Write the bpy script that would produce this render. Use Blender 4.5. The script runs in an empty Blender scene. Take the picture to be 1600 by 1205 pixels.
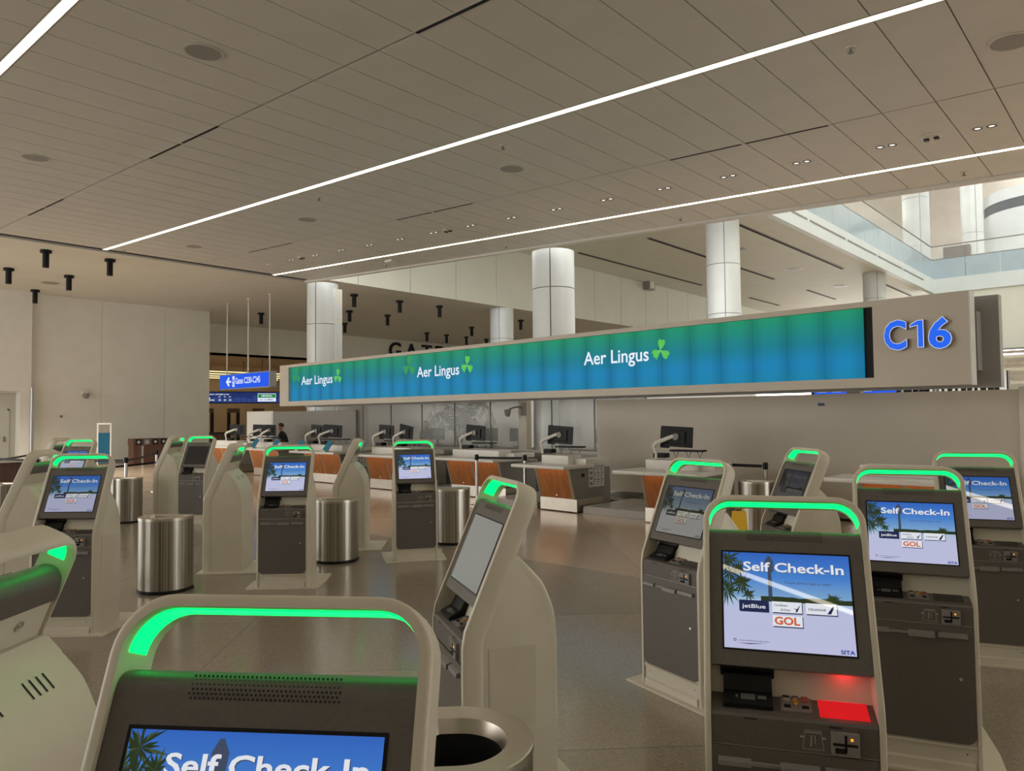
import bpy, bmesh, math, random
from mathutils import Matrix, Vector
R = math.radians
sc = bpy.context.scene
col = sc.collection

# ------------------------------------------------------------------ camera
CAM_H = 1.76
PITCH, ROLL, YAW = R(2.35), R(0.55), R(41.8)
fwd = Vector((-math.sin(YAW)*math.cos(PITCH), math.cos(YAW)*math.cos(PITCH), math.sin(PITCH)))
rgt = Vector((math.cos(YAW), math.sin(YAW), 0.0))
up = rgt.cross(fwd)
r2 = rgt*math.cos(ROLL) - up*math.sin(ROLL)
u2 = rgt*math.sin(ROLL) + up*math.cos(ROLL)
cd = bpy.data.cameras.new('camera'); cam = bpy.data.objects.new('camera', cd); col.objects.link(cam)
cd.sensor_width = 36.0; cd.lens = 36.0*1152.0/1600.0; cd.clip_start = 0.02; cd.clip_end = 400
m = Matrix((r2, u2, -fwd)).transposed().to_4x4(); m.translation = (0, 0, CAM_H)
cam.matrix_world = m
sc.camera = cam

# ------------------------------------------------------------------ world, light, exposure
w = bpy.data.worlds.new('sky'); sc.world = w; w.use_nodes = True
bg = w.node_tree.nodes['Background']
bg.inputs['Color'].default_value = (1.0, 0.985, 0.93, 1); bg.inputs['Strength'].default_value = 4.2
sc.view_settings.view_transform = 'Standard'; sc.view_settings.look = 'None'
sc.view_settings.exposure = 0.0; sc.view_settings.gamma = 1.0; sc.view_settings.use_curve_mapping = False

# ------------------------------------------------------------------ helpers
def tag(o, label=None, cat=None, group=None, kind=None):
    if label: o['label'] = label
    if cat: o['category'] = cat
    if group: o['group'] = group
    if kind: o['kind'] = kind
    return o

def empty(name, loc=(0, 0, 0), rz=0.0, parent=None):
    o = bpy.data.objects.new(name, None); col.objects.link(o)
    o.location = loc; o.rotation_euler = (0, 0, rz); o.empty_display_size = 0.1
    if parent: o.parent = parent
    return o

class MB:
    """collects geometry; build() links it as one mesh object"""
    def __init__(s): s.v = []; s.f = []; s.mi = []
    def add(s, verts, faces, mi=0, M=None):
        b = len(s.v)
        s.v += [tuple(M @ Vector(p)) if M else tuple(p) for p in verts]
        s.f += [tuple(b+i for i in f) for f in faces]; s.mi += [mi]*len(faces); return s
    def box(s, x0, x1, y0, y1, z0, z1, mi=0, M=None, bev=0.0):
        if bev > 0:
            bm = bmesh.new()
            bmesh.ops.create_cube(bm, size=1.0)
            for v in bm.verts:
                v.co = Vector(((x0+x1)/2+v.co.x*(x1-x0), (y0+y1)/2+v.co.y*(y1-y0), (z0+z1)/2+v.co.z*(z1-z0)))
            bmesh.ops.bevel(bm, geom=bm.edges[:], offset=bev, segments=2, profile=0.7, affect='EDGES')
            bm.verts.index_update()
            s.add([v.co[:] for v in bm.verts], [[v.index for v in f.verts] for f in bm.faces], mi, M); bm.free()
            return s
        v = [(x0,y0,z0),(x1,y0,z0),(x1,y1,z0),(x0,y1,z0),(x0,y0,z1),(x1,y0,z1),(x1,y1,z1),(x0,y1,z1)]
        return s.add(v, [(0,3,2,1),(4,5,6,7),(0,1,5,4),(1,2,6,5),(2,3,7,6),(3,0,4,7)], mi, M)
    def quad(s, a, b, c, d, mi=0, M=None): return s.add([a,b,c,d], [(0,1,2,3)], mi, M)
    def prism_x(s, prof, x0, x1, mi=0, M=None):
        """prof: (y,z) polygon, extruded along x"""
        n = len(prof)
        v = [(x0,y,z) for y,z in prof]+[(x1,y,z) for y,z in prof]
        f = [tuple(range(n)), tuple(range(2*n-1, n-1, -1))]
        f += [(i, i+n, (i+1) % n+n, (i+1) % n) for i in range(n)]
        return s.add(v, f, mi, M)
    def prism_z(s, pts, z0, z1, mi=0, M=None):
        n = len(pts)
        v = [(x,y,z0) for x,y in pts]+[(x,y,z1) for x,y in pts]
        f = [tuple(range(n-1,-1,-1)), tuple(range(n, 2*n))]
        f += [(i, (i+1) % n, (i+1) % n+n, i+n) for i in range(n)]
        return s.add(v, f, mi, M)
    def prism_y(s, pts, y0, y1, mi=0, M=None):
        """pts: (x,z) polygon counter-clockwise seen from -y"""
        n = len(pts)
        v = [(x,y0,z) for x,z in pts]+[(x,y1,z) for x,z in pts]
        f = [tuple(range(n)), tuple(range(2*n-1, n-1, -1))]
        f += [(i, i+n, (i+1) % n+n, (i+1) % n) for i in range(n)]
        return s.add(v, f, mi, M)
    def loft(s, rings, closed=True, caps=True, mi=0, M=None):
        n = len(rings[0]); v = [p for r in rings for p in r]; f = []
        for k in range(len(rings)-1):
            for i in range(n if closed else n-1):
                j = (i+1) % n
                f.append((k*n+i, k*n+j, (k+1)*n+j, (k+1)*n+i))
        if caps and closed:
            f.append(tuple(range(n-1,-1,-1))); f.append(tuple(range((len(rings)-1)*n, len(rings)*n)))
        return s.add(v, f, mi, M)
    def lathe(s, prof, seg=24, mi=0, M=None, a0=0.0, a1=2*math.pi):
        """prof: (r,z) from bottom to top"""
        full = abs(a1-a0-2*math.pi) < 1e-6; n = seg if full else seg+1
        rings = []
        for r, z in prof:
            rings.append([(r*math.cos(a0+(a1-a0)*i/seg), r*math.sin(a0+(a1-a0)*i/seg), z) for i in range(n)])
        return s.loft(rings, closed=full, caps=full, mi=mi, M=M)
    def tube(s, pts, rad, seg=8, mi=0, M=None):
        pts = [Vector(p) for p in pts]; rings = []
        rads = rad if isinstance(rad, (list, tuple)) else [rad]*len(pts)
        ref = Vector((0,0,1))
        for i, p in enumerate(pts):
            d = (pts[min(i+1, len(pts)-1)]-pts[max(i-1, 0)]).normalized()
            a = d.cross(ref) if abs(d.dot(ref)) < 0.95 else d.cross(Vector((1,0,0)))
            a.normalize(); b = d.cross(a)
            rings.append([tuple(p+(a*math.cos(2*math.pi*k/seg)+b*math.sin(2*math.pi*k/seg))*rads[i]) for k in range(seg)])
        return s.loft(rings, mi=mi, M=M)
    def mesh(s, name, mats, smooth=None):
        me = bpy.data.meshes.new(name)
        me.from_pydata(s.v, [], s.f); me.update()
        bm = bmesh.new(); bm.from_mesh(me)
        for f, i in zip(bm.faces, s.mi): f.material_index = i
        bmesh.ops.recalc_face_normals(bm, faces=bm.faces[:])
        if smooth is not None:
            for f in bm.faces: f.smooth = True
            for e in bm.edges:
                if len(e.link_faces) == 2 and e.calc_face_angle(0.0) > R(smooth): e.smooth = False
        bm.to_mesh(me); bm.free()
        for mt in (mats if isinstance(mats, (list, tuple)) else [mats]): me.materials.append(mt)
        return me
    def build(s, name, mats, parent=None, smooth=None, loc=None, rot=None):
        return link(name, s.mesh(name, mats, smooth), parent, loc, rot)

def link(name, me, parent=None, loc=None, rot=None):
    o = bpy.data.objects.new(name, me); col.objects.link(o)
    if parent: o.parent = parent
    if loc: o.location = loc
    if rot: o.rotation_euler = rot
    return o

def copy_tree(o, parent=None):
    c = o.copy(); col.objects.link(c); c.parent = parent
    for ch in list(o.children): copy_tree(ch, c)
    return c

_tc = {}
def text(body, size=1.0, offset=0.0, extrude=0.0, shear=0.0, space=1.0):
    """flat glyph outlines as (verts, faces); x right, y up, width returned"""
    k = (body, size, offset, extrude, shear, space)
    if k in _tc: return _tc[k]
    cu = bpy.data.curves.new('t', 'FONT'); cu.body = body; cu.size = size; cu.offset = offset
    cu.extrude = extrude; cu.shear = shear; cu.space_character = space; cu.resolution_u = 3
    o = bpy.data.objects.new('t', cu); me = bpy.data.meshes.new_from_object(o)
    v = [tuple(p.co) for p in me.vertices]; f = [tuple(p.vertices) for p in me.polygons]
    bpy.data.objects.remove(o); bpy.data.curves.remove(cu); bpy.data.meshes.remove(me)
    x0 = min(p[0] for p in v); x1 = max(p[0] for p in v)
    v = [(p[0]-x0, p[1], p[2]) for p in v]
    _tc[k] = (v, f, x1-x0); return _tc[k]
def put_text(mb, body, x, z, y, width, height=None, mi=0, offset=0.0, extrude=0.0, shear=0.0, M=None):
    """text facing -y with left end at x, baseline z, scaled to width (and cap height)"""
    v, f, w0 = text(body, 1.0, offset, extrude, shear)
    sx = width/w0; sz = (height/0.70) if height else sx
    mb.add([(x+p[0]*sx, y-p[2], z+p[1]*sz) for p in v], f, mi, M)

ORD = ['first','second','third','fourth','fifth','sixth','seventh','eighth','ninth','tenth','eleventh','twelfth','thirteenth','fourteenth','fifteenth','sixteenth']
# ------------------------------------------------------------------ materials
def mat(name, c, rough=0.5, metal=0.0, spec=0.5, emit=None, es=0.0, coat=0.0):
    mt = bpy.data.materials.new(name); mt.use_nodes = True
    p = mt.node_tree.nodes['Principled BSDF']
    p.inputs['Base Color'].default_value = (*c, 1); p.inputs['Roughness'].default_value = rough
    p.inputs['Metallic'].default_value = metal; p.inputs['Specular IOR Level'].default_value = spec
    p.inputs['Coat Weight'].default_value = coat
    if emit: p.inputs['Emission Color'].default_value = (*emit, 1); p.inputs['Emission Strength'].default_value = es
    return mt
def noise_mat(name, c1, c2, scale=40.0, rough=0.5, metal=0.0, spec=0.5, bump=0.0, stretch=None, detail=3.0):
    mt = mat(name, c1, rough, metal, spec); nt = mt.node_tree; p = nt.nodes['Principled BSDF']
    tc = nt.nodes.new('ShaderNodeTexCoord'); n = nt.nodes.new('ShaderNodeTexNoise'); r = nt.nodes.new('ShaderNodeValToRGB')
    n.inputs['Scale'].default_value = scale; n.inputs['Detail'].default_value = detail
    src = tc.outputs['Object']
    if stretch:
        mp = nt.nodes.new('ShaderNodeMapping'); mp.inputs['Scale'].default_value = stretch
        nt.links.new(src, mp.inputs['Vector']); src = mp.outputs['Vector']
    nt.links.new(src, n.inputs['Vector']); nt.links.new(n.outputs['Fac'], r.inputs['Fac'])
    r.color_ramp.elements[0].color = (*c1, 1); r.color_ramp.elements[1].color = (*c2, 1)
    r.color_ramp.elements[0].position = 0.35; r.color_ramp.elements[1].position = 0.65
    nt.links.new(r.outputs['Color'], p.inputs['Base Color'])
    if bump:
        b = nt.nodes.new('ShaderNodeBump'); b.inputs['Strength'].default_value = bump; b.inputs['Distance'].default_value = 0.002
        nt.links.new(n.outputs['Fac'], b.inputs['Height']); nt.links.new(b.outputs['Normal'], p.inputs['Normal'])
    return mt
def emis(name, c, s, rough=0.12, spec=0.12):
    return mat(name, (0.01, 0.01, 0.01), rough, 0, spec, c, s)

CREAM = noise_mat('cream_enamel', (0.60, 0.55, 0.45), (0.63, 0.58, 0.475), 6, 0.42)
DARK = noise_mat('charcoal_enamel', (0.104, 0.092, 0.082), (0.120, 0.106, 0.094), 90, 0.42)
BLACK = mat('black_plastic', (0.010, 0.010, 0.011), 0.45, 0, 0.2)
BLACKM = mat('matte_black', (0.01, 0.01, 0.01), 0.8)
GREYP = mat('grey_plastic', (0.22, 0.21, 0.20), 0.4)
LGREY = mat('light_grey_print', (0.45, 0.44, 0.42), 0.5)
STEEL = noise_mat('brushed_steel', (0.22, 0.20, 0.175), (0.52, 0.49, 0.44), 55, 0.30, 1.0, stretch=(1, 1, 0.004), detail=5)
STEEL2 = noise_mat('steel_rim', (0.54, 0.49, 0.43), (0.58, 0.53, 0.46), 4, 0.33, 1.0)
CHROME = mat('chrome', (0.62, 0.61, 0.60), 0.16, 1.0)
GREEN = emis('green_light', (0.0, 1.0, 0.12), 2.6, 0.4)
WHITE = noise_mat('white_paint', (0.72, 0.70, 0.64), (0.75, 0.73, 0.67), 3, 0.6)
WALLW = noise_mat('wall_paint', (0.72, 0.70, 0.62), (0.75, 0.73, 0.65), 1.5, 0.65)
SOFF = noise_mat('soffit_paint', (0.74, 0.71, 0.62), (0.77, 0.74, 0.65), 1.0, 0.7)
BULK = noise_mat('bulkhead_paint', (0.67, 0.68, 0.60), (0.70, 0.71, 0.63), 1.0, 0.6)
BEIGE = noise_mat('beige_laminate', (0.53, 0.475, 0.40), (0.56, 0.50, 0.42), 1.5, 0.5)
CEILP = noise_mat('ceiling_panel', (0.70, 0.665, 0.60), (0.73, 0.695, 0.63), 2.0, 0.55)
CEILD = mat('ceiling_void', (0.03, 0.028, 0.025), 0.9)
GRILLE = noise_mat('speaker_grille', (0.34, 0.32, 0.285), (0.38, 0.36, 0.32), 300, 0.6)
STRIP = emis('linear_light', (1.0, 0.90, 0.71), 11.5, 0.5)
SPOTE = emis('downlight_lens', (1.0, 0.93, 0.82), 1.1, 0.5)
DIFF = mat('diffuser_white', (0.66, 0.62, 0.56), 0.4)
GLASS = mat('clear_glass', (0.85, 0.93, 0.95), 0.03, 0, 0.5)
GLASS.node_tree.nodes['Principled BSDF'].inputs['Alpha'].default_value = 0.10
FROST = noise_mat('grey_film_glass', (0.30, 0.30, 0.29), (0.32, 0.32, 0.31), 2, 0.16)
FROST.node_tree.nodes['Principled BSDF'].inputs['Alpha'].default_value = 0.42
SKIRT = noise_mat('blue_cladding_glass', (0.40, 0.50, 0.57), (0.43, 0.53, 0.60), 1, 0.12)
GREYW = noise_mat('grey_partition', (0.235, 0.225, 0.21), (0.255, 0.245, 0.23), 2, 0.3)
WOOD = noise_mat('orange_wood', (0.30, 0.105, 0.028), (0.40, 0.155, 0.045), 14, 0.42, stretch=(1, 1, 0.06), detail=5)
DWOOD = noise_mat('dark_wood', (0.10, 0.045, 0.028), (0.14, 0.065, 0.04), 14, 0.45, stretch=(1, 1, 0.06), detail=5)
STONE = noise_mat('white_stone', (0.66, 0.63, 0.58), (0.69, 0.66, 0.61), 3, 0.3)
PLINTH = noise_mat('plinth_stone', (0.36, 0.33, 0.29), (0.42, 0.385, 0.34), 30, 0.3)
COLM = noise_mat('column_cladding', (0.66, 0.69, 0.70), (0.70, 0.73, 0.74), 1.2, 0.3)  # slight blue of the atrium sky light put into the base colour
BLUES = emis('blue_sign', (0.01, 0.10, 0.85), 0.95, 0.35)
BLUEL = emis('blue_letter', (0.012, 0.13, 0.88), 0.95, 0.35)
LETW = emis('letter_rim', (0.85, 0.88, 1.0), 0.8, 0.4)
NAVY = emis('navy_screen', (0.018, 0.035, 0.16), 0.8, 0.2)
NAVY2 = emis('navy_silhouette', (0.035, 0.07, 0.26), 0.8, 0.2)
WHITEE = emis('white_print_lit', (0.82, 0.88, 1.0), 0.95, 0.35)
GREENP = emis('green_print_lit', (0.01, 0.25, 0.05), 0.9, 0.35)
TEAL = emis('teal_tablet', (0.02, 0.13, 0.19), 0.8, 0.25)
WARM = noise_mat('warm_wall', (0.62, 0.45, 0.27), (0.68, 0.50, 0.31), 1, 0.6)
WARML = emis('warm_tube', (1.0, 0.80, 0.38), 1.5, 0.5)
PAPER = mat('paper', (0.62, 0.62, 0.60), 0.7)
YELLOW = mat('yellow_plastic', (0.75, 0.46, 0.03), 0.4)
LEAF = noise_mat('palm_leaf', (0.05, 0.075, 0.035), (0.09, 0.12, 0.06), 20, 0.5)
BARK = noise_mat('palm_bark', (0.16, 0.13, 0.10), (0.24, 0.20, 0.15), 20, 0.8)
SKIN = mat('skin', (0.45, 0.24, 0.16), 0.5)
HAIR = mat('black_hair', (0.012, 0.010, 0.009), 0.5)
CLOTH = mat('black_cloth', (0.014, 0.014, 0.015), 0.8)

def led_material():
    mt = bpy.data.materials.new('led_tile'); mt.use_nodes = True; nt = mt.node_tree
    p = nt.nodes['Principled BSDF']; p.inputs['Base Color'].default_value = (0.005, 0.01, 0.01, 1); p.inputs['Roughness'].default_value = 0.5; p.inputs['Specular IOR Level'].default_value = 0.1
    p.inputs['Emission Strength'].default_value = 1.0
    tc = nt.nodes.new('ShaderNodeTexCoord'); sx = nt.nodes.new('ShaderNodeSeparateXYZ')
    nt.links.new(tc.outputs['Object'], sx.inputs[0])
    # z: -0.48 .. 0.48 in the tile
    mr = nt.nodes.new('ShaderNodeMapRange'); mr.inputs[1].default_value = -0.48; mr.inputs[2].default_value = 0.48
    nt.links.new(sx.outputs['Z'], mr.inputs[0])
    ramp = nt.nodes.new('ShaderNodeValToRGB'); nt.links.new(mr.outputs[0], ramp.inputs[0])
    e = ramp.color_ramp.elements
    e[0].position = 0.0; e[0].color = (0.006, 0.20, 0.36, 1)
    e[1].position = 1.0; e[1].color = (0.012, 0.26, 0.125, 1)
    a = e.new(0.28); a.color = (0.006, 0.20, 0.42, 1)
    a = e.new(0.55); a.color = (0.006, 0.185, 0.25, 1)
    # darker towards the side of each tile
    ab = nt.nodes.new('ShaderNodeMath'); ab.operation = 'ABSOLUTE'; nt.links.new(sx.outputs['X'], ab.inputs[0])
    m2 = nt.nodes.new('ShaderNodeMapRange'); m2.interpolation_type = 'SMOOTHSTEP'
    m2.inputs[1].default_value = 0.06; m2.inputs[2].default_value = 0.28; m2.inputs[3].default_value = 1.06; m2.inputs[4].default_value = 0.80
    nt.links.new(ab.outputs[0], m2.inputs[0])
    mx = nt.nodes.new('ShaderNodeVectorMath'); mx.operation = 'SCALE'
    nt.links.new(ramp.outputs['Color'], mx.inputs[0]); nt.links.new(m2.outputs[0], mx.inputs['Scale'])
    nt.links.new(mx.outputs[0], p.inputs['Emission Color'])
    return mt
LED = led_material()

def floor_material():
    mt = mat('terrazzo', (0.25, 0.22, 0.19), 0.16, 0, 0.5); nt = mt.node_tree; p = nt.nodes['Principled BSDF']; L = nt.links
    tc = nt.nodes.new('ShaderNodeTexCoord')
    def noise(scale, det, rough=0.5):
        n = nt.nodes.new('ShaderNodeTexNoise'); n.inputs['Scale'].default_value = scale; n.inputs['Detail'].default_value = det
        n.inputs['Roughness'].default_value = rough; L.new(tc.outputs['Object'], n.inputs['Vector']); return n
    # large rotated fields of two terrazzo mixes
    mp = nt.nodes.new('ShaderNodeMapping'); mp.inputs['Rotation'].default_value = (0, 0, R(45)); mp.inputs['Scale'].default_value = (0.42, 0.42, 1)
    L.new(tc.outputs['Object'], mp.inputs['Vector'])
    br = nt.nodes.new('ShaderNodeTexBrick'); L.new(mp.outputs[0], br.inputs['Vector'])
    br.inputs['Color1'].default_value = (0.345, 0.285, 0.222, 1); br.inputs['Color2'].default_value = (0.285, 0.240, 0.190, 1)
    br.inputs['Mortar'].default_value = (0.22, 0.20, 0.17, 1); br.inputs['Scale'].default_value = 1.0
    br.inputs['Mortar Size'].default_value = 0.003; br.inputs['Brick Width'].default_value = 1.1; br.inputs['Row Height'].default_value = 0.8
    chip = nt.nodes.new('ShaderNodeTexVoronoi'); chip.inputs['Scale'].default_value = 190; L.new(tc.outputs['Object'], chip.inputs['Vector'])
    rp = nt.nodes.new('ShaderNodeValToRGB'); L.new(chip.outputs['Color'], rp.inputs[0])
    e = rp.color_ramp.elements; e[0].position = 0.15; e[0].color = (0.74, 0.73, 0.72, 1); e[1].position = 0.85; e[1].color = (1.24, 1.22, 1.20, 1)
    mx = nt.nodes.new('ShaderNodeMix'); mx.data_type = 'RGBA'; mx.blend_type = 'MULTIPLY'; mx.inputs[0].default_value = 1.0
    L.new(br.outputs['Color'], mx.inputs[6]); L.new(rp.outputs['Color'], mx.inputs[7])
    # lighter field in front of the counters (own terrazzo mix)
    sx = nt.nodes.new('ShaderNodeSeparateXYZ'); L.new(tc.outputs['Object'], sx.inputs[0])
    gt = nt.nodes.new('ShaderNodeMath'); gt.operation = 'GREATER_THAN'; gt.inputs[1].default_value = 6.9; L.new(sx.outputs['Y'], gt.inputs[0])
    mx2 = nt.nodes.new('ShaderNodeMix'); mx2.data_type = 'RGBA'; mx2.blend_type = 'MULTIPLY'
    L.new(gt.outputs[0], mx2.inputs[0]); L.new(mx.outputs[2], mx2.inputs[6]); mx2.inputs[7].default_value = (1.5, 1.42, 1.36, 1)
    L.new(mx2.outputs[2], p.inputs['Base Color'])
    n = noise(0.8, 3)
    rr = nt.nodes.new('ShaderNodeMapRange'); rr.inputs[3].default_value = 0.10; rr.inputs[4].default_value = 0.24; L.new(n.outputs['Fac'], rr.inputs[0])
    L.new(rr.outputs[0], p.inputs['Roughness'])
    return mt
FLOOR = floor_material()

# ------------------------------------------------------------------ the setting
tag(MB().box(-62, 16, -14, 70, -0.2, 0.0).build('floor', FLOOR), kind='structure')

# tilted main ceiling: z = Z0 - SL*X
Z0, SL = 5.34, 0.044
TILT = math.atan(SL)
CL, CR, CB, CF = -21.25, 12.0, -12.0, 13.62            # left, right, back, front edges
def cz(x): return Z0-SL*x
def cM(x, y, dz=0.0):                                   # frame lying in the ceiling, z up
    return Matrix.Translation((x, y, cz(x)+dz)) @ Matrix.Rotation(TILT, 4, 'Y')
ceiling = MB().add([(CL,CB,cz(CL)+.035),(CR,CB,cz(CR)+.035),(CR,CF,cz(CR)+.035),(CL,CF,cz(CL)+.035),
                    (CL,CB,cz(CL)+.20),(CR,CB,cz(CR)+.20),(CR,CF,cz(CR)+.20),(CL,CF,cz(CL)+.20)],
                   [(0,3,2,1),(4,5,6,7),(0,1,5,4),(1,2,6,5),(2,3,7,6),(3,0,4,7)]).build('ceiling', CEILD)
tag(ceiling, kind='structure')
PW = 0.589
LIGHT_Y = (2.285, 7.27, 12.21, -2.70, -7.70); LW = 0.055
ROWS = [(-0.20, 2.285-LW-.012, 1), (2.285+LW+.012, 4.735, 0), (4.765, 7.27-LW-.012, 1), (7.27+LW+.012, 9.745, 0), (9.775, 12.21-LW-.012, 1), (12.21+LW+.012, 13.50, 0)]
for y0, y1, _ in ROWS:
    pm = MB().box(-PW/2+.0065, PW/2-.0065, y0, y1, 0, 0.03).mesh('ceiling_panel', CEILP)
    for k in range(-4, 34):
        x = -1.37-PW/2-PW*k
        if x-PW/2 < CL: continue
        o = link('ceiling_panel', pm, ceiling); o.matrix_local = cM(x, 0)
    # panels over the camera side, out of view, joined
    mb = MB(); xa, xb = -1.37+4*PW+.01, CR-.05
    L_ = (xb-xa)/math.cos(TILT)
    mb.box(-L_/2, L_/2, y0, y1, 0, 0.03, M=cM((xa+xb)/2, 0)); o = mb.build('ceiling_panel', CEILP, ceiling)
mb = MB(); L_ = (CR-CL)/math.cos(TILT); 
for ya, yb in ((CB, -7.77), (-7.63, -2.77), (-2.63, -0.22)): mb.box(-L_/2, L_/2, ya, yb, 0, 0.03, M=cM((CL+CR)/2, 0))
mb.build('ceiling_panel', CEILP, ceiling)
# ceiling edge trims
mb = MB(); mb.box(-L_/2, L_/2, 13.51, CF+.03, -0.05, 0.24, M=cM((CL+CR)/2, 0)); tag(mb.build('trim_1', CEILP), kind='structure')
mb = MB(); mb.box(-0.10, 0.02, CB, 13.505, -0.015, 0.24, M=cM(CL, 0)); tag(mb.build('trim_2', CEILP), kind='structure')
# unseen atrium roof with a long skylight gap, added to limit sky light
tag(MB().box(-30, -8.6, 13.7, 70, 21, 21.4).build('ceiling', BULK), 'unseen atrium roof added to limit sky light, left of the skylight', kind='structure')
tag(MB().box(0.0, 14, 13.7, 70, 21, 21.4).build('ceiling', BULK), 'unseen atrium roof added to limit sky light, right of the skylight', kind='structure')
tag(MB().box(8, 8.3, 13.7, 70, 0, 21).build('wall_unseen_atrium_right', BULK), kind='structure')  # unseen atrium walls added to close off the sky light
tag(MB().box(-30, 14, 13.9, 14.1, 9.7, 21).build('wall_unseen_atrium_front', BULK), kind='structure')

tag(MB().box(-9, 12.4, -12.4, -12, 0, 5.8).build('wall_added_rear', WALLW), kind='structure')  # unseen walls added behind and beside the viewpoint to dim the foreground
tag(MB().box(12, 12.4, -12, 8, 0, 5.2).build('wall_added_right', WALLW), kind='structure')
# recessed linear lights; the last two are unseen, added to light the hall
LNAMES = ['nearest linear ceiling light cutting the top left corner', 'long linear ceiling light running through the middle of the panelled ceiling', 'linear ceiling light next to the ceiling edge above the airline sign', 'unseen linear light added just behind the viewpoint', 'unseen linear light added farthest behind the viewpoint']
for y, lab in zip(LIGHT_Y, LNAMES):
    xa, xb = -20.95, 11.5; xm = (xa+xb)/2; L_ = (xb-xa)/math.cos(TILT)
    e = empty('linear_light', (xm, y, cz(xm))); e.rotation_euler = (0, TILT, 0)
    tag(e, lab, 'ceiling light', 'linear ceiling lights')
    MB().box(-L_/2, L_/2, -LW+.008, LW-.008, 0.006, 0.022).build('diffuser', STRIP, e)
    h = MB(); h.box(-L_/2, L_/2, -LW-.004, -LW+.008, -0.004, 0.03); h.box(-L_/2, L_/2, LW-.008, LW+.004, -0.004, 0.03)
    h.box(-L_/2-.01, -L_/2, -LW-.004, LW+.004, -0.004, 0.03); h.build('housing', DIFF, e)
# linear air diffusers
for k, (xa, xb, y, lab) in enumerate([(-5.5,-3.1,4.75,'slotted air diffuser at the top edge of the ceiling, nearest of all'),(-11.87,-9.58,4.75,'slotted air diffuser in the left ceiling between two round speakers'),(-18.06,-15.84,4.75,'small slotted air diffuser far left above the black spotlights'),
        (-5.52,-3.17,9.76,'slotted air diffuser in the right ceiling beside the twin downlights'),(-11.92,-9.68,9.76,'slotted air diffuser in the middle of the row nearest the sign'),(-18.0,-15.92,9.76,'most distant slotted air diffuser of the row nearest the sign')]):
    xm = (xa+xb)/2; e = empty('air_diffuser', (xm, y, cz(xm))); e.rotation_euler = (0, TILT, 0)
    tag(e, lab, 'air diffuser', 'slotted ceiling diffusers'); l = (xb-xa)/2
    MB().box(-l, l, -.035, .035, -.003, .012).build('frame', DIFF, e)
    for s in (-1, 1): MB().box(min(s*.03, s*(l-.02)), max(s*.03, s*(l-.02)), -.019, .019, -.006, -.002).build('slot', BLACKM, e)
# round ceiling speakers
SPK = [(-7.57,3.58,'large round ceiling speaker, nearest, at the upper left'),(-13.29,3.58,'round ceiling speaker at the far left of the panelled ceiling'),(-7.67,8.62,'round ceiling speaker in the middle just below the long linear light'),
       (-13.42,8.6,'small round ceiling speaker second farthest of the row by the sign'),(-18.44,8.5,'most distant round ceiling speaker of the panelled ceiling'),(-1.05,8.58,'large round ceiling speaker at the right edge of the picture')]
sp_r = MB().lathe([(0.175,0.002),(0.205,0.0),(0.21,-0.012),(0.195,-0.016),(0.180,-0.010)], 32).mesh('rim', DIFF, 40)
sp_g = MB().lathe([(0.18,-0.011),(0.18,-0.001)], 32).mesh('grille', GRILLE)
for x, y, lab in SPK:
    e = empty('ceiling_speaker', (x, y, cz(x))); e.rotation_euler = (0, TILT, 0); tag(e, lab, 'speaker', 'round ceiling speakers')
    link('rim', sp_r, e); link('grille', sp_g, e)
# twin downlights
dl_h = MB().box(-.16, .16, -.075, .075, -.006, .004, bev=.003).mesh('housing', DIFF)
dl_l = MB().lathe([(0.0001,-.010),(0.032,-.010),(0.040,-.004),(0.0001,-.004)], 14).mesh('lens', SPOTE)
dl_d = MB().lathe([(0.042,-.004),(0.046,-.012),(0.056,-.012),(0.058,-.004)], 14).mesh('baffle', BLACK)
for k in range(16):
    x = -1.67-1.167*k
    e = empty('twin_downlight', (x, 11.03, cz(x))); e.rotation_euler = (0, TILT, 0)
    tag(e, ORD[k]+' twin downlight from the right in the row beside the linear light above the sign', 'downlight', 'twin downlights in a row')
    link('housing', dl_h, e)
    for s in (-1, 1):
        l = link('lens', dl_l, e, (s*.078, 0, 0)); link('baffle', dl_d, l)
# sprinklers, detectors
for k, (x, y) in enumerate([(-2.29,7.74),(-7.05,7.74),(-11.69,7.74),(-2.26,13.0),(-7.14,13.05),(-11.86,13.1),(-16.4,13.05),(-20.5,7.6)]):
    e = empty('sprinkler', (x, y, cz(x))); tag(e, ['nearest sprinkler head right of the middle linear light','sprinkler head beside the middle round speaker','distant sprinkler head left of the middle of the ceiling','sprinkler head at the right end of the ceiling edge','second sprinkler head along the ceiling edge from the right','third sprinkler head along the ceiling edge above the large column','fourth sprinkler head along the ceiling edge, farthest','sprinkler head at the left end of the middle linear light'][k], 'sprinkler', 'fire sprinklers')
    MB().lathe([(0.0001,-.012),(0.05,-.012),(0.055,0.0),(0.0001,0.0)], 14).build('escutcheon', DIFF, e)
    b = MB(); b.tube([(0,0,-.01),(0,0,-.05)], .012, 8); b.lathe([(0.0001,-.062),(0.03,-.058),(0.03,-.052),(0.0001,-.05)], 12); b.build('head', GREYP, e)
for x, y, lab in [(-2.27,11.0,'round surface detector at the right end of the downlight row'),(-11.71,11.04,'round surface detector in the middle of the downlight row'),(-17.42,11.0,'farthest round surface detector in the downlight row')]:
    e = empty('detector', (x, y, cz(x)-.001)); tag(e, lab, 'detector', 'ceiling detectors')
    MB().lathe([(0.0001,-.03),(0.10,-.03),(0.13,-.012),(0.13,0),(0.0001,0)], 20).build('base', DIFF, e, 40)
    for s in (-1, 1): MB().box(s*.06-.03, s*.06+.03, -.04, .04, -.05, -.028, bev=.006).build('sensor', BLACK, e)
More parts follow.
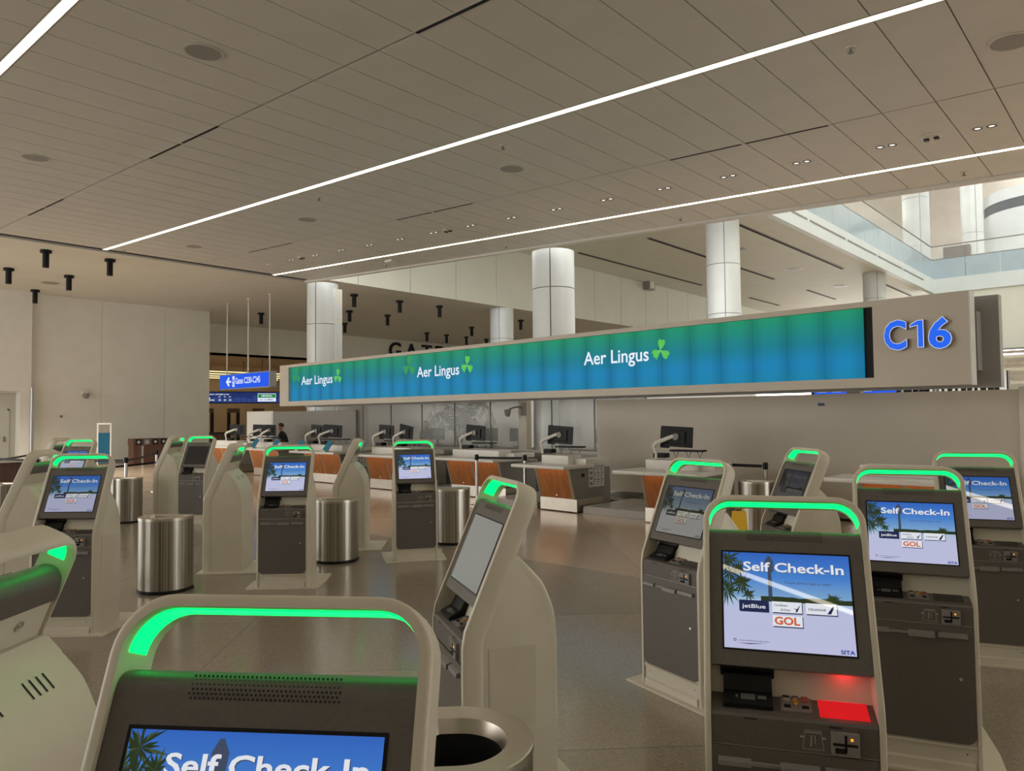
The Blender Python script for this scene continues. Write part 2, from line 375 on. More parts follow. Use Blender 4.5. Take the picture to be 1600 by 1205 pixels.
e = empty('wireless_access_point', (-15.71, 12.72, cz(-15.71))); tag(e, 'white box-shaped access point under the ceiling beside the last linear light', 'access point')
MB().box(-.15, .15, -.15, .15, -.07, 0, bev=.02).build('case', WHITE, e); MB().tube([(0,0,0.0),(0,0,.02)], .05).build('mount', GREYP, e)

# white soffit with black spotlights, far left
ZS = 6.6
soffit = MB().box(-46, -21.96, -12, 62, ZS, ZS+.25).build('ceiling', SOFF); tag(soffit, 'smooth cream soffit far left', kind='structure')
lk = MB().box(-21.95, CL-.11, -12, 13.62, ZS-.1, ZS+.6).build('trim_3', SOFF); tag(lk, kind='structure')
spot_b = MB().lathe([(0.0001,-.08),(.15,-.08),(.15,0),(.0001,0)], 18).mesh('mount', BLACK, 40)
spot_c = MB().lathe([(0.0001,-.50),(.085,-.50),(.085,-.07),(.0001,-.07)], 18).mesh('can', BLACK, 40)
SPOTS = [(-23.75,6.7,'black spotlight nearest the panelled ceiling edge, left of two'),(-23.75,8.4,'black spotlight nearest the panelled ceiling edge, right of two'),(-27.4,6.7,'leftmost black spotlight at the picture edge under the soffit'),
  (-27.4,8.42,'black spotlight in the middle of the five at the far left'),(-31.3,8.5,'black spotlight touching the top of the left wall'),(-31.1,17.5,'lone black spotlight behind the rods of the blue hanging sign'),
  (-23.85,17.4,'topmost black spotlight right of the left column'),(-23.85,19.7,'black spotlight in the middle of the upper row over the gate letters'),(-23.75,21.85,'right black spotlight of the upper row over the gate letters'),
  (-27.7,19.95,'black spotlight second from top beside the left column'),(-27.6,22.05,'black spotlight in the middle, left above the gate letters'),(-31.5,22.4,'lowest black spotlight beside the left column'),
  (-31.9,28.35,'first small black spotlight just above the gate letters'),(-31.9,29.9,'second small black spotlight just above the gate letters'),(-31.85,31.5,'third small black spotlight just above the gate letters'),
  (-28.2,28.3,'black spotlight left of the short distant column'),(-32.0,33.4,'fourth small black spotlight, half cut by the airline sign'),(-24.4,28.0,'black spotlight between the short distant column and the large column'),
  (-24.4,30.6,'first black spotlight right of the large column'),(-27.9,34.0,'tiny black spotlight right of the large column at the sign edge')]
for x, y, lab in SPOTS:
    e = empty('ceiling_spotlight', (x, y, ZS)); tag(e, lab, 'spotlight', 'black spotlights under the soffit')
    link('mount', spot_b, e); link('can', spot_c, e)
    if y < 10 and x > -30:
        ld = bpy.data.lights.new('spotlight_lamp', 'SPOT'); ld.energy = 750; ld.color = (1, .93, .80); ld.spot_size = R(100); ld.spot_blend = .6; ld.shadow_soft_size = .06
        lo = bpy.data.objects.new('spotlight_lamp', ld); col.objects.link(lo); lo.location = (x, y, ZS-.53)
e = empty('ceiling_speaker', (-29.3, 8.41, ZS)); tag(e, 'pale flat round speaker in the soffit among the black spotlights', 'speaker')
s1 = link('rim', sp_r, e); s2 = link('grille', sp_g, e); e.scale = (1.5, 1.5, 1)

# left wall, in tall panels
XW = -32.2
wl = MB().box(XW-.35, XW-.02, 8.66, 15.62, 0, ZS).build('wall_left', WALLW); tag(wl, kind='structure')
ys = [8.66, 11.12, 13.63, 15.62]
for a, b in zip(ys[:-1], ys[1:]):
    MB().box(XW-.02, XW, a+.012, b-.012, 0.0, ZS-.01).build('wall_panel', WALLW, wl)
MB().box(XW-.02, XW+.012, 8.66, 15.62, 0, .10).build('baseboard', GREYP, wl)
# lighter wall further left with a recessed doorway
w2 = MB(); w2.box(XW-.3, XW+.25, 0.0, 8.60, 2.85, ZS); w2.box(XW-.3, XW+.25, 8.25, 8.60, 0, 2.85); w2.box(XW-.3, XW+.25, 0, 4.0, 0, 2.85)
tag(w2.build('wall_far_left', WHITE), kind='structure')
tag(MB().box(XW-1.5, XW-1.35, 3.5, 9.0, 0, 2.85).build('wall_recess', WALLW), kind='structure')
tag(MB().box(XW-1.5, XW-.3, 3.5, 9.0, 2.80, 2.9).build('trim_4', WHITE), kind='structure')
tag(MB().box(XW-1.4, XW-.3, 8.55, 8.65, 0, 2.85).build('wall_recess_side', WALLW), kind='structure')
for i, y in enumerate((7.78, 6.75)):
    d = MB(); d.box(XW-1.35, XW-1.33, y-.47, y+.47, 0.02, 2.15); d = d.build('door_%d' % (i+1), WALLW); tag(d, kind='structure')
    f = MB(); f.box(XW-1.35, XW-1.31, y-.52, y-.47, 0, 2.2); f.box(XW-1.35, XW-1.31, y+.47, y+.52, 0, 2.2); f.box(XW-1.35, XW-1.31, y-.52, y+.52, 2.15, 2.2); f.build('door_frame', SOFF, d)
    MB().box(XW-1.33, XW-1.28, y+.34, y+.40, 0.95, 1.15, bev=.01).build('door_handle', GREYP, d)
t = tag(MB().tube([(XW+.30,8.62,0),(XW+.30,8.62,3.0)], .055, 12).build('corner_guard_post', mat('satin_steel', (0.42,0.42,0.42), .4, 1.0), None, 40), 'tall shiny steel tube standing at the wall corner far left', 'post')
# far wall with the gate lettering
XG = -36.2
g = MB(); g.box(XG-.4, XG, 9.0, 62, 5.02, ZS); g.box(XG-.4, XG, 25.5, 62, 0, 5.02); tag(g.build('wall_gate', SOFF), kind='structure')
tag(MB().box(-46, -21.9, 48, 48.4, 0, ZS).build('wall_far', SOFF), kind='structure')
gl = MB()
Mz = Matrix.Translation((XG+.06, 29.0, 5.42)) @ Matrix.Rotation(R(90), 4, 'Z')
v_, f_, wd = text('GATES', 1.0, 0.01, 0.03, 0.0, 1.25)
gs = 1.45; gp = empty('gate_lettering', (XG+.06, 29.0, 5.42)); tag(gp, 'black letters on the far wall half hidden by the airline sign', 'lettering')
xx = 0.0
for ch in 'GATES':
    v_, f_, wd = text(ch, 1.0, 0.012, 0.04)
    mb = MB(); mb.add([(xx+p[0]*gs, -p[2], p[1]*gs) for p in v_], f_, 0, Matrix.Rotation(R(90), 4, 'Z')); mb.build('letter', BLACK, gp)
    xx += wd*gs+0.36
# bulkhead wall facing the atrium, panelled
XB = -21.9
bw = MB().box(XB-.3, XB-.03, 14.9, 62, ZS+.2, 9.2).build('wall_bulkhead', BULK); tag(bw, kind='structure')
y = 13.7
while y < 61:
    MB().box(XB-.03, XB, y+.01, y+2.44, ZS-.02, 9.18).build('wall_panel', BULK, bw); y += 2.46
# level-two slab: ceiling over the concourse with black slots
ZC = 9.2; XE = -10.8
uc = MB().box(XB-.3, XE+.0, 13.9, 62, ZC, ZC+.5).build('ceiling', BULK); tag(uc, 'white upper ceiling of the concourse', kind='structure')
for k, (x, y0, y1) in enumerate([(-20.0,27.0,38.9),(-16.2,26.8,40.0),(-12.45,23,39.7),(-19.95,45.2,50),(-16.2,45,50),(-12.2,44,52)]):
    e = empty('ceiling_slot', (x, (y0+y1)/2, ZC)); tag(e, ['black ceiling slot nearest the pale bulkhead wall','black ceiling slot passing behind the ring-jointed column','long black ceiling slot beside the balcony edge','short far black slot nearest the bulkhead','short far black slot in the middle of the upper ceiling','short far black slot beside the distant balcony column'][k], 'ceiling slot', 'black slots in the upper ceiling'); l = (y1-y0)/2
    MB().box(-.09, .09, -l, l, -.02, 0).build('frame', GREYP, e); MB().box(-.05, .05, -l+.05, l-.05, -.035, -.018).build('slot', BLACKM, e)
for k, (x, y) in enumerate([(-14.3,24.5),(-14.3,31.5),(-14.3,38),(-14.3,45)]):
    e = empty('ceiling_vent', (x, y, ZC)); tag(e, ORD[k]+' square vent from the near end of the white upper ceiling', 'vent', 'square vents in the upper ceiling')
    MB().box(-.35,.35,-.35,.35,-.02,0).build('frame', DIFF, e)
    for k in range(4): MB().box(-.28,.28,-.27+.14*k,-.19+.14*k,-.03,-.018).build('slat', GREYP, e)
# balcony: fascia, blue glass cladding, glass railing
YC = 50.5
fa = MB(); fa.box(XE, XE+.25, 14.5, YC, 8.95, 9.82); fa.box(XE-.0, 8, YC, YC+.3, 8.95, 9.82); tag(fa.build('trim_5', noise_mat('fascia_white', (0.68, 0.74, 0.75), (0.71, 0.77, 0.78), 1, .5)), kind='structure')  # fascia colour cooled to stand in for sky light
y = 15.0; k = 0
for y in [16+4.6*i for i in range(8)]:
    if y+4.4 < YC-1: MB().box(XE+.25, XE+.26, y, y+4.3, 9.42, 9.50).build('trim_%d' % (6+k), GREYP); k += 1
for o in [o for o in col.objects if o.name.startswith('trim_')]: o['kind'] = 'structure'
br = empty('balcony_railing', (XE, YC, 9.82)); tag(br, 'blue glass balcony parapet with steel handrail on the upper level', 'railing')
y = YC
while y > 17:
    p_ = MB().box(XE+.12, XE+.16, y-2.2, y-.02, 9.84, 11.0).build('cladding_panel', SKIRT, br); p_.parent = br; p_.matrix_parent_inverse = Matrix.Translation(-br.location)
    q_ = MB().box(XE+.13, XE+.15, y-2.2, y-.02, 11.05, 11.80).build('glass_pane', GLASS, br); q_.matrix_parent_inverse = Matrix.Translation(-br.location)
    y -= 2.22
x = XE+.14
while x < 5:
    for (z0, z1, mt, nm) in ((9.84, 11.0, SKIRT, 'cladding_panel'), (11.05, 11.80, GLASS, 'glass_pane')):
        p_ = MB().box(x+.01, x+1.75, YC+.10, YC+.14, z0, z1).build(nm, mt, br); p_.matrix_parent_inverse = Matrix.Translation(-br.location)
    x += 1.77
for z, rr in ((11.03, .03), (11.84, .035)):
    p_ = MB().tube([(XE+.14,17,z),(XE+.14,YC+.12,z),(5,YC+.12,z)], rr, 8).build('handrail', GREYP, br); p_.matrix_parent_inverse = Matrix.Translation(-br.location)
# the upper level behind the railing
tag(MB().box(-30, 8, YC+.3, 70, 9.4, 9.8).build('floor', WHITE), 'upper level floor slab', kind='structure')
tag(MB().box(-30, XE-.2, 14.0, 70, 9.7, 9.8).build('floor', WHITE), 'upper level floor beside the atrium', kind='structure')
tag(MB().box(-30, 8, 66, 66.4, 9.8, 22).build('wall_upper', noise_mat('upper_wall', (0.62, 0.56, 0.50), (0.66, 0.60, 0.53), 1, 0.6)), kind='structure')
tag(MB().box(-30, XE-6.5, 14.0, 70, 15.5, 16).build('ceiling', noise_mat('upper_soffit', (0.66, 0.61, 0.55), (0.70, 0.65, 0.58), 1, 0.6)), 'upper level soffit beside the atrium', kind='structure')

def column(x, y, r, z0, z1, label, levels=2.45, cabinet=False, seg=36):
    e = empty('column', (x, y, z0)); tag(e, label, 'column')
    MB().lathe([(r-.03, 0), (r-.03, z1-z0)], seg).build('core', GREYP, e, 60)
    a = R(-60)
    z = 0.0
    while z < z1-z0-.05:
        zt = min(z+levels, z1-z0)
        for k in range(2):
            s = MB(); n = seg//2; g = .012/r
            A0 = a+math.pi*k+g; A1 = a+math.pi*(k+1)-g
            rings = [[(rr*math.cos(A0+(A1-A0)*i/n), rr*math.sin(A0+(A1-A0)*i/n), zz) for i in range(n+1)] for rr, zz in ((r-.02,z+.008),(r,z+.012),(r,zt-.012),(r-.02,zt-.008))]
            s.loft(rings, closed=False, caps=False); s.build('cladding_panel', COLM, e, 50)
        z = zt
    if cabinet:
        c = MB(); c.box(r*.72, r*.72+.18, r*.2, r*.2+.30, 0.0, z1-z0-.2, bev=.01); c = c.build('riser_cabinet', WHITE, e)
        for k in range(9): MB().box(r*.72+.18, r*.72+.19, r*.2+.03, r*.2+.27, .1+k*.62, .1+k*.62+.5).build('vent_panel', COLM, c)
    return e
column(-21.45, 14.35, .52, 0, 6.30, 'round white column at the left end of the airline sign', cabinet=True)
column(-11.45, 14.40, .53, 0, 5.86, 'largest round white column rising behind the middle of the airline sign')
column(-22.4, 24.4, .53, 0, ZS, 'short distant round column under the soffit right of the black spotlights', 2.6)
column(-11.7, 24.4, .58, 0, ZC, 'round white column with ring joints under the white upper ceiling', 1.75)
column(-11.65, 42.2, .56, 0, ZC, 'distant round column below the balcony corner', 2.6)
column(-12.9, 57.0, .85, 9.8, 20, 'thick pale blue column on the upper level behind the glass railing', 3.4)
column(-9.2, 55.0, .62, 9.8, 20, 'slender pair-edged column on the upper level beside the dark brown box', 3.4)
column(-14.5, 33.0, .7, 9.8, 15.5, 'bright column seen through the balcony glass at the ceiling edge', 3.4)
# curved white drum with a dark louvre band
e = empty('curved_drum', (-5.9, 60.0, 9.8)); tag(e, 'pale curved drum with a dark louvre band on the upper level', 'drum')
MB().lathe([(3.4,0),(3.4,5.1)], 48).build('lower_shell', COLM, e, 60)
MB().lathe([(3.36,5.1),(3.36,5.75)], 48).build('louvre_band', mat('louvre_grey', (0.12,0.13,0.14), .5), e, 60)
MB().lathe([(3.4,5.75),(3.4,6.5),(.01,6.5)], 48).build('upper_shell', COLM, e, 60)
e = empty('brown_cabinet', (-9.65, 52.6, 9.8)); tag(e, 'dark brown cabinet with a white rail behind the balcony glass', 'cabinet')
MB().box(-.72,.72,-.3,.3,0,2.25,bev=.02).build('body', noise_mat('brown_paint',(0.10,0.065,0.055),(0.13,0.085,0.07),5,.5), e)
MB().tube([(-.8,-.5,0),(-.8,-.5,1.2),(.9,-.5,1.2),(.9,-.5,0)], .04).build('rail', WHITE, e)
# wall and louvres below the far balcony
tag(MB().box(-12, 8, YC+.1, YC+.4, 5.3, 8.95).build('wall_atrium', BULK), kind='structure')
lv = empty('louvre_screen', (-4.5, YC-.2, 3.2)); tag(lv, 'horizontal brown and cream slats under the far atrium wall', 'louvre')
for k in range(8):
    MB().box(-6, 6, -.05, .05, .10+k*.25, .10+k*.25+.16).build('slat', noise_mat('slat_%d' % k, (0.34,0.28,0.22), (0.42,0.35,0.28), 3, .5) if k % 3 else CREAM, lv)
MB().box(-6, 6, -.02, .2, 2.08, 2.16).build('cap', GREYP, lv)
tag(MB().box(-12, 8, YC+6, YC+6.3, 0, 5.3).build('wall_atrium_back', WHITE), kind='structure')

# speaker box on the bulkhead
e = empty('wall_speaker', (XB, 35.9, 8.75)); tag(e, 'small boxy speaker on the pale bulkhead wall right of the big column', 'speaker')
MB().box(0.02,.42,-.33,.33,0,.62,bev=.06).build('case', GREYP, e); MB().box(.40,.44,-.22,.22,.08,.54,bev=.03).build('grille', WHITE, e)

# ------------------------------------------------------------------ self check-in kiosks
TH = R(23.5); KW = 0.53; KT = 0.021; KD = 0.10; ZK = 0.83; SS = 0.702
sn, cs = math.sin(TH), math.cos(TH)
def F_(s): return (s*sn, ZK+s*cs)                       # front line of the sloped part
def P_(s, d): return (s*sn+d*cs, ZK+s*cs-d*sn)          # d = depth behind the front line
def frame_mesh():
    RO = 0.095
    sec = [(0,0),(KT-.010,0),(KT-.004,.0015),(KT-.001,.005),(KT,.011),(KT,KD-.038),(KT-.0015,KD-.022),(KT-.005,KD-.010),(KT-.011,KD-.003),(KT-.017,KD),(0,KD)]   # (outward, depth)
    path = []                                           # (x, kind, s or z, outward x, outward s)
    hw = KW/2-KT
    path.append((hw, 'low', 0.012, 1, 0)); path.append((hw, 'low', 0.40, 1, 0)); path.append((hw, 'low', ZK-.045, 1, 0))
    path.append((hw, 'up', 0.03, 1, 0)); path.append((hw, 'up', 0.30, 1, 0))
    ci = RO-KT; cx = hw-ci; cs_ = SS-RO
    for i in range(9):
        a = math.pi/2*i/8; path.append((cx+ci*math.cos(a), 'up', cs_+ci*math.sin(a), math.cos(a), math.sin(a)))
    left = [(-x, k, s, -ox, os) for (x, k, s, ox, os) in reversed(path)]
    rings = []
    for x, k, s, ox, os in path+left:
        r = []
        for o, d in sec:
            if k == 'low': r.append((x+ox*o, d, s))
            else:
                yy, zz = P_(s+os*o, d); r.append((x+ox*o, yy, zz))
        rings.append(r)
    return MB().loft(rings).mesh('frame', CREAM, 55)
def strip_mesh():
    RO = 0.095; ins = 0.0025; hw = KW/2-KT-ins; ci = RO-KT-ins; cx = hw-ci; cs_ = SS-RO
    pts = []
    for i in range(9):
        a = math.pi/2*(i/8*0.97+.03); pts.append((cx+ci*math.cos(a), cs_+ci*math.sin(a), math.cos(a), math.sin(a)))
    pts += [(-x, s, -a, b) for x, s, a, b in reversed(pts)]
    rings = []
    for x, s, a, b in pts:
        r = []
        for o, d in ((0,.022),(0,.072),(ins,.072),(ins,.022)):
            yy, zz = P_(s+b*o, d); r.append((x+a*o, yy, zz))
        rings.append(r)
    return MB().loft(rings).mesh('handle_light', GREEN, 40)
def body_mesh():
    base = [(.085,.004),(.085,.79),(.232,1.150),(.261,1.152),(.290,1.122),(.320,1.092),(.368,1.038),(.397,.98),(.424,.90),(.435,.776),(.435,.004)]
    cv = base[3:10]; sm = []
    for i in range(len(cv)-1):
        p0, p1, p2, p3 = cv[max(i-1,0)], cv[i], cv[i+1], cv[min(i+2,len(cv)-1)]
        for t in (0,.33,.67): sm.append(tuple(.5*(2*p1[q]+(p2[q]-p0[q])*t+(2*p0[q]-5*p1[q]+4*p2[q]-p3[q])*t*t+(3*p1[q]-p0[q]-3*p2[q]+p3[q])*t**3) for q in (0,1)))
    base = base[:3]+sm+base[9:]
    rings = []
    for x, ins in ((-.258,.022),(-.255,.008),(-.243,0),(.243,0),(.255,.008),(.258,.022)):
        r = []
        for y, z in base:
            yy = y-ins if y > .3 else y; zz = z-ins if z > .85 and y > .24 else z
            r.append((x, yy, zz))
        rings.append(r)
    return MB().loft(rings).mesh('body', CREAM, 30)
def door_poly(hw, z0, z1, r):
    pts = [(hw, z1), (-hw, z1)]
    for i in range(7): a = math.pi+math.pi/2*i/6; pts.append((-hw+r+r*math.cos(a), z0+r+r*math.sin(a)))
    for i in range(7): a = 1.5*math.pi+math.pi/2*i/6; pts.append((hw-r+r*math.cos(a), z0+r+r*math.sin(a)))
    return pts
IW = KW/2-KT-.0015
KM = {}
KM['frame'] = frame_mesh(); KM['strip'] = strip_mesh(); KM['body'] = body_mesh()
# side seams of the body
b = MB()
for s in (-1, 1): b.box(s*.2575, s*.2605, .115, .40, .42, .76, bev=.0008)
KM['side_panel'] = MB().box(.2575,.2600,.118,.33,.44,.775).mesh('side_panel', CREAM)
KM['side_panel_l'] = MB().box(-.2600,-.2575,.118,.33,.44,.775).mesh('side_panel', CREAM)
# sloped dark screen panel with a rounded top, thick at the top
S0, S1 = 0.130, 0.583
b = MB()
prof = [P_(S0,.010), P_(S1-.034,.010), P_(S1-.022,.0115), P_(S1-.012,.0155), P_(S1-.005,.022), P_(S1-.001,.031), P_(S1+.003,.050), P_(S1+.001,.062), P_(S1-.005,.074), P_(S1-.015,.084), P_(S1-.030,.091), P_(S1-.055,.095), P_(S1-.085,.096), P_(S1-.088,.060), P_(S0+.01,.060), P_(S0,.050)]
b.prism_x(prof, -IW, IW); KM['panel'] = b.mesh('screen_panel', DARK, 50)
# black gasket and display, in the panel's own plane: local x right, z up the slope, y into the panel
DS0, DS1, DW = 0.184, 0.498, 0.399
KM['gasket'] = MB().box(-DW/2-.006, DW/2+.006, -.0015, .004, -.163, .163).mesh('gasket', BLACK)
# perforated speaker grille under the handle
b = MB()
for i in range(34):
    for j in range(6):
        x = (i-16.5)*.0072+(.0036 if j % 2 else 0); s = S1-.006-j*.0066
        d = .0094 if s < S1-.030 else (.0108 if s < S1-.024 else (.0128 if s < S1-.015 else (.0160 if s < S1-.009 else .0190)))
        n = 6; c = P_(s, d)
        b.add([(x+.0021*math.cos(2*math.pi*k/n), c[0]+.0021*math.sin(2*math.pi*k/n)*sn-.0004, c[1]+.0021*math.sin(2*math.pi*k/n)*cs) for k in range(n)], [tuple(range(n))])
KM['grille'] = b.mesh('speaker_grille', BLACKM)
# back cover, lock, tiny vents
b = MB(); b.prism_x([P_(.27,.058),P_(S1-.089,.058),P_(S1-.089,.088),P_(.30,.092),P_(.27,.092)], -IW, IW); KM['back_cover'] = b.mesh('back_cover', CREAM)
b = MB(); yy, zz = P_(.45,.088); b.lathe([(.0001,0),(.013,0),(.015,.006),(.0001,.008)], 14, M=Matrix.Translation((-.13,yy,zz)) @ Matrix.Rotation(-(math.pi/2+TH), 4, 'X')); KM['back_lock'] = b.mesh('lock', CHROME, 40)
b = MB()
for g in (-.13, .06):
    for k in range(4):
        x = g+k*.026
        for j in range(1): b.add([(x,.330,1.0825),(x+.006,.330,1.0825),(x+.006,.364,1.0435),(x,.364,1.0435)], [(0,1,2,3)])
KM['vents'] = b.mesh('vent_slots', BLACKM)
for v in KM['vents'].vertices: v.co += Vector((0,.0012,.0012))
# shelf with fascia
b = MB(); b.prism_x([(.006,.717),(.004,.806),(.010,.815),(.185,.862),(.185,.717)], -IW, IW); KM['shelf'] = b.mesh('shelf', DARK, 20)
KM['recess'] = MB().box(-IW, IW, .185, .195, .80, 1.0).mesh('recess_back', CREAM)
# passport reader
b = MB(); b.prism_x([(.030,.824),(.028,.838),(.080,.862),(.105,.905),(.150,.918),(.180,.918),(.180,.858)], -.205, -.055); b.box(-.215,-.045,.125,.185,.885,.945,bev=.008); KM['reader'] = b.mesh('passport_reader', BLACK, 25)
b = MB(); Mr = Matrix.Translation((-.13,.054,.8515)) @ Matrix.Rotation(R(24.8), 4, 'X')
b.box(-.022,.022,-.012,.012,0,.0012,0,Mr); b.box(.030,.056,-.006,.008,0,.0012,0,Mr); b.box(-.038,-.030,-.006,.006,0,.0012,0,Mr); KM['reader_icon'] = b.mesh('printed_icon', mat('dim_print', (0.12,0.12,0.12), .5))
def shelfM(x, y): return Matrix.Translation((x, y, .815+(y-.010)*(.047/.175))) @ Matrix.Rotation(math.atan(.047/.175), 4, 'X')
b = MB(); b.box(-.046,.046,-.048,.048,-.001,.003,0,shelfM(.015,.085),); KM['keypad'] = b.mesh('keypad', GREYP)
b = MB(); Mk = shelfM(.015,.085)
KEYM = [LGREY, mat('blue_key',(0.02,0.06,0.25),.4), mat('red_key',(0.45,0.10,0.06),.4), mat('amber_key',(0.75,0.40,0.05),.4), BLACK]
for x, y, mi in ((-.027,.028,4),(0,.030,1),(.028,.028,2),(-.027,.006,0),(.028,.006,2),(-.026,-.026,4),(.028,-.026,4)): b.box(x-.010,x+.010,y-.006,y+.006,.003,.006,mi,Mk)
b.add([(0,.018,.0065),(-.010,0,.0065),(0,-.003,.0065),(.010,0,.0065)],[(0,1,2,3)],3,Mk); b.add([(-.010,-.006,.0065),(0,-.024,.0065),(.010,-.006,.0065)],[(0,1,2)],3,Mk)
KM['keys'] = b.mesh('keys', KEYM)
RED = emis('red_scanner', (1.0, 0.015, 0.02), 0.62, .35); REDH = emis('red_scanner_glare', (1.0, 0.10, 0.12), 1.0, .35)
SCN = mat('scanner_window', (0.035,0.033,0.032), .25)
b = MB(); Ms = shelfM(.150,.085); b.box(-.068,.060,-.050,.052,-.001,.0015,0,Ms); KM['scanner'] = b.mesh('barcode_scanner', SCN)
b = MB(); b.box(-.068,.075,-.062,.052,-.001,.0018,0,Ms); b.box(-.05,.045,.022,.040,.0018,.0022,1,Ms); KM['scanner_red'] = b.mesh('barcode_scanner', [RED, REDH])
# front marks: slots in the fascia, card outline, card reader
b = MB()
for x0, x1, z in ((-.145,-.105,.803),(.105,.140,.800),(-.085,-.050,.700),(.12,.155,.697)): b.box(x0,x1,.0025,.006,z-.002,z+.002)
KM['slits'] = b.mesh('slits', BLACKM)
b = MB()
def ln(p, q, wdt=.0014): 
    d = Vector((q[0]-p[0], q[1]-p[1])); n_ = Vector((-d.y, d.x)).normalized()*wdt/2
    b.add([(p[0]+n_.x,.0035,p[1]+n_.y),(q[0]+n_.x,.0035,q[1]+n_.y),(q[0]-n_.x,.0035,q[1]-n_.y),(p[0]-n_.x,.0035,p[1]-n_.y)],[(0,1,2,3)])
c0 = [(.035,.785),(.080,.785),(.088,.728),(.027,.728)]
for i in range(4): ln(c0[i], c0[(i+1) % 4])
ln((.037,.779),(.078,.779),.003); ln((.053,.770),(.051,.736),.003); ln((.063,.770),(.063,.745),.002); ln((.020,.764),(.030,.764),.005); ln((.084,.764),(.094,.764),.005)
KM['card_icon'] = b.mesh('printed_card_icon', LGREY)
b = MB(); b.box(.108,.188,-.010,.008,.722,.790,bev=.004); KM['card_reader'] = b.mesh('card_reader', GREYP, 30)
b = MB(); b.box(.112,.150,-.0115,-.009,.752,.760); b.box(.145,.152,-.0125,-.009,.735,.785); b.box(.118,.150,-.0125,-.009,.730,.745,bev=.001); b.box(.152,.182,-.0115,-.009,.752,.760); KM['card_slot'] = b.mesh('card_slot', BLACK)
KM['led'] = MB().box(.162,.169,-.013,-.010,.770,.777).mesh('status_led', emis('amber_led',(1.0,.35,.03),1.3,.4))
# lower door with ticket tray, lock, toe panel and floor plate
KM['door'] = MB().prism_y(door_poly(IW,.150,.712,.045), .002, .02).mesh('door', DARK, 30)
b = MB()
b.prism_x([(-.016,.658),(-.014,.672),(.003,.680),(.003,.655)], -.225, -.125); b.prism_x([(-.005,.660),(-.004,.668),(.003,.672),(.003,.657)], -.125, -.04)
b.prism_x([(-.022,.652),(-.020,.672),(.003,.680),(.003,.650)], -.04, .075); b.prism_x([(-.016,.658),(-.014,.674),(.003,.680),(.003,.655)], .09, .215)
KM['tray'] = b.mesh('ticket_tray', GREYP)
KM['slotdark'] = MB().box(.10,.20,-.017,-.014,.663,.671).mesh('ticket_slot', BLACKM)
b = MB(); b.lathe([(.0001,0),(.009,0),(.009,.004),(.0001,.005)], 12, M=Matrix.Translation((.182,.002,.46)) @ Matrix.Rotation(R(90), 4, 'X')); KM['lock'] = b.mesh('lock', CHROME, 40)
b = MB(); b.box(-IW,IW,.012,.09,.0,.72); b.prism_x([(.012,.004),(-.004,.010),(-.004,.052),(.012,.060)], -IW+.01, IW-.01); b.prism_x([(.012,.125),(.003,.13),(.003,.139),(.012,.144)], -IW, IW); KM['toe'] = b.mesh('toe_panel', CREAM)
b = MB()
for x in (-.20,.20): b.lathe([(.0001,0),(.004,0),(.0001,.001)], 8, M=Matrix.Translation((x,.0115,.10)) @ Matrix.Rotation(R(90), 4, 'X'))
KM['screws'] = b.mesh('screws', BLACKM)
b = MB(); b.prism_z([(-.37,-.045),(.37,-.045),(.385,.30),(.37,.66),(-.37,.66),(-.385,.30)], 0.0, .012); KM['plate'] = b.mesh('floor_plate', CREAM)

# screen picture: meshes in display coordinates, x -0.2..0.2, z -0.157..0.157
def screen_mats(k, sat=1.0, tint=(1,1,1)):
    def E(n, c, s=1.0):
        g = sum(c)/3; c = [(g+(a-g)*sat)*t for a, t in zip(c, tint)]
        return emis('screen_%s' % n, c, s*k, .015, .5)
    sky = bpy.data.materials.new('screen_sky'); sky.use_nodes = True; nt = sky.node_tree; p = nt.nodes['Principled BSDF']
    p.inputs['Base Color'].default_value = (.008,.008,.008,1); p.inputs['Roughness'].default_value = .015; p.inputs['Emission Strength'].default_value = k
    tc = nt.nodes.new('ShaderNodeTexCoord'); sx = nt.nodes.new('ShaderNodeSeparateXYZ'); nt.links.new(tc.outputs['Object'], sx.inputs[0])
    mr = nt.nodes.new('ShaderNodeMapRange'); mr.inputs[1].default_value = -.157; mr.inputs[2].default_value = .157; nt.links.new(sx.outputs['Z'], mr.inputs[0])
    rp = nt.nodes.new('ShaderNodeValToRGB'); nt.links.new(mr.outputs[0], rp.inputs[0]); nt.links.new(rp.outputs[0], p.inputs['Emission Color'])
    el = rp.color_ramp.elements
    def cc(c): g = sum(c)/3; return tuple((g+(a-g)*sat)*t for a, t in zip(c, tint))+(1,)
    el[0].position = 0; el[0].color = cc((.52,.53,.74)); el[1].position = 1; el[1].color = cc((.03,.13,.52))
    for q, c in ((.40,(.50,.53,.74)),(.50,(.40,.55,.72)),(.54,(.20,.38,.62)),(.75,(.06,.22,.62))):
        a = el.new(q); a.color = cc(c)
    return [sky, E('white',(.78,.80,.86)), E('shadow',(.05,.07,.12)), E('navy',(.012,.02,.075)), E('gol',(.62,.10,.02)), E('palm',(.020,.035,.012)), E('palm2',(.05,.08,.025)), E('sita',(.01,.05,.32))]
random.seed(5)
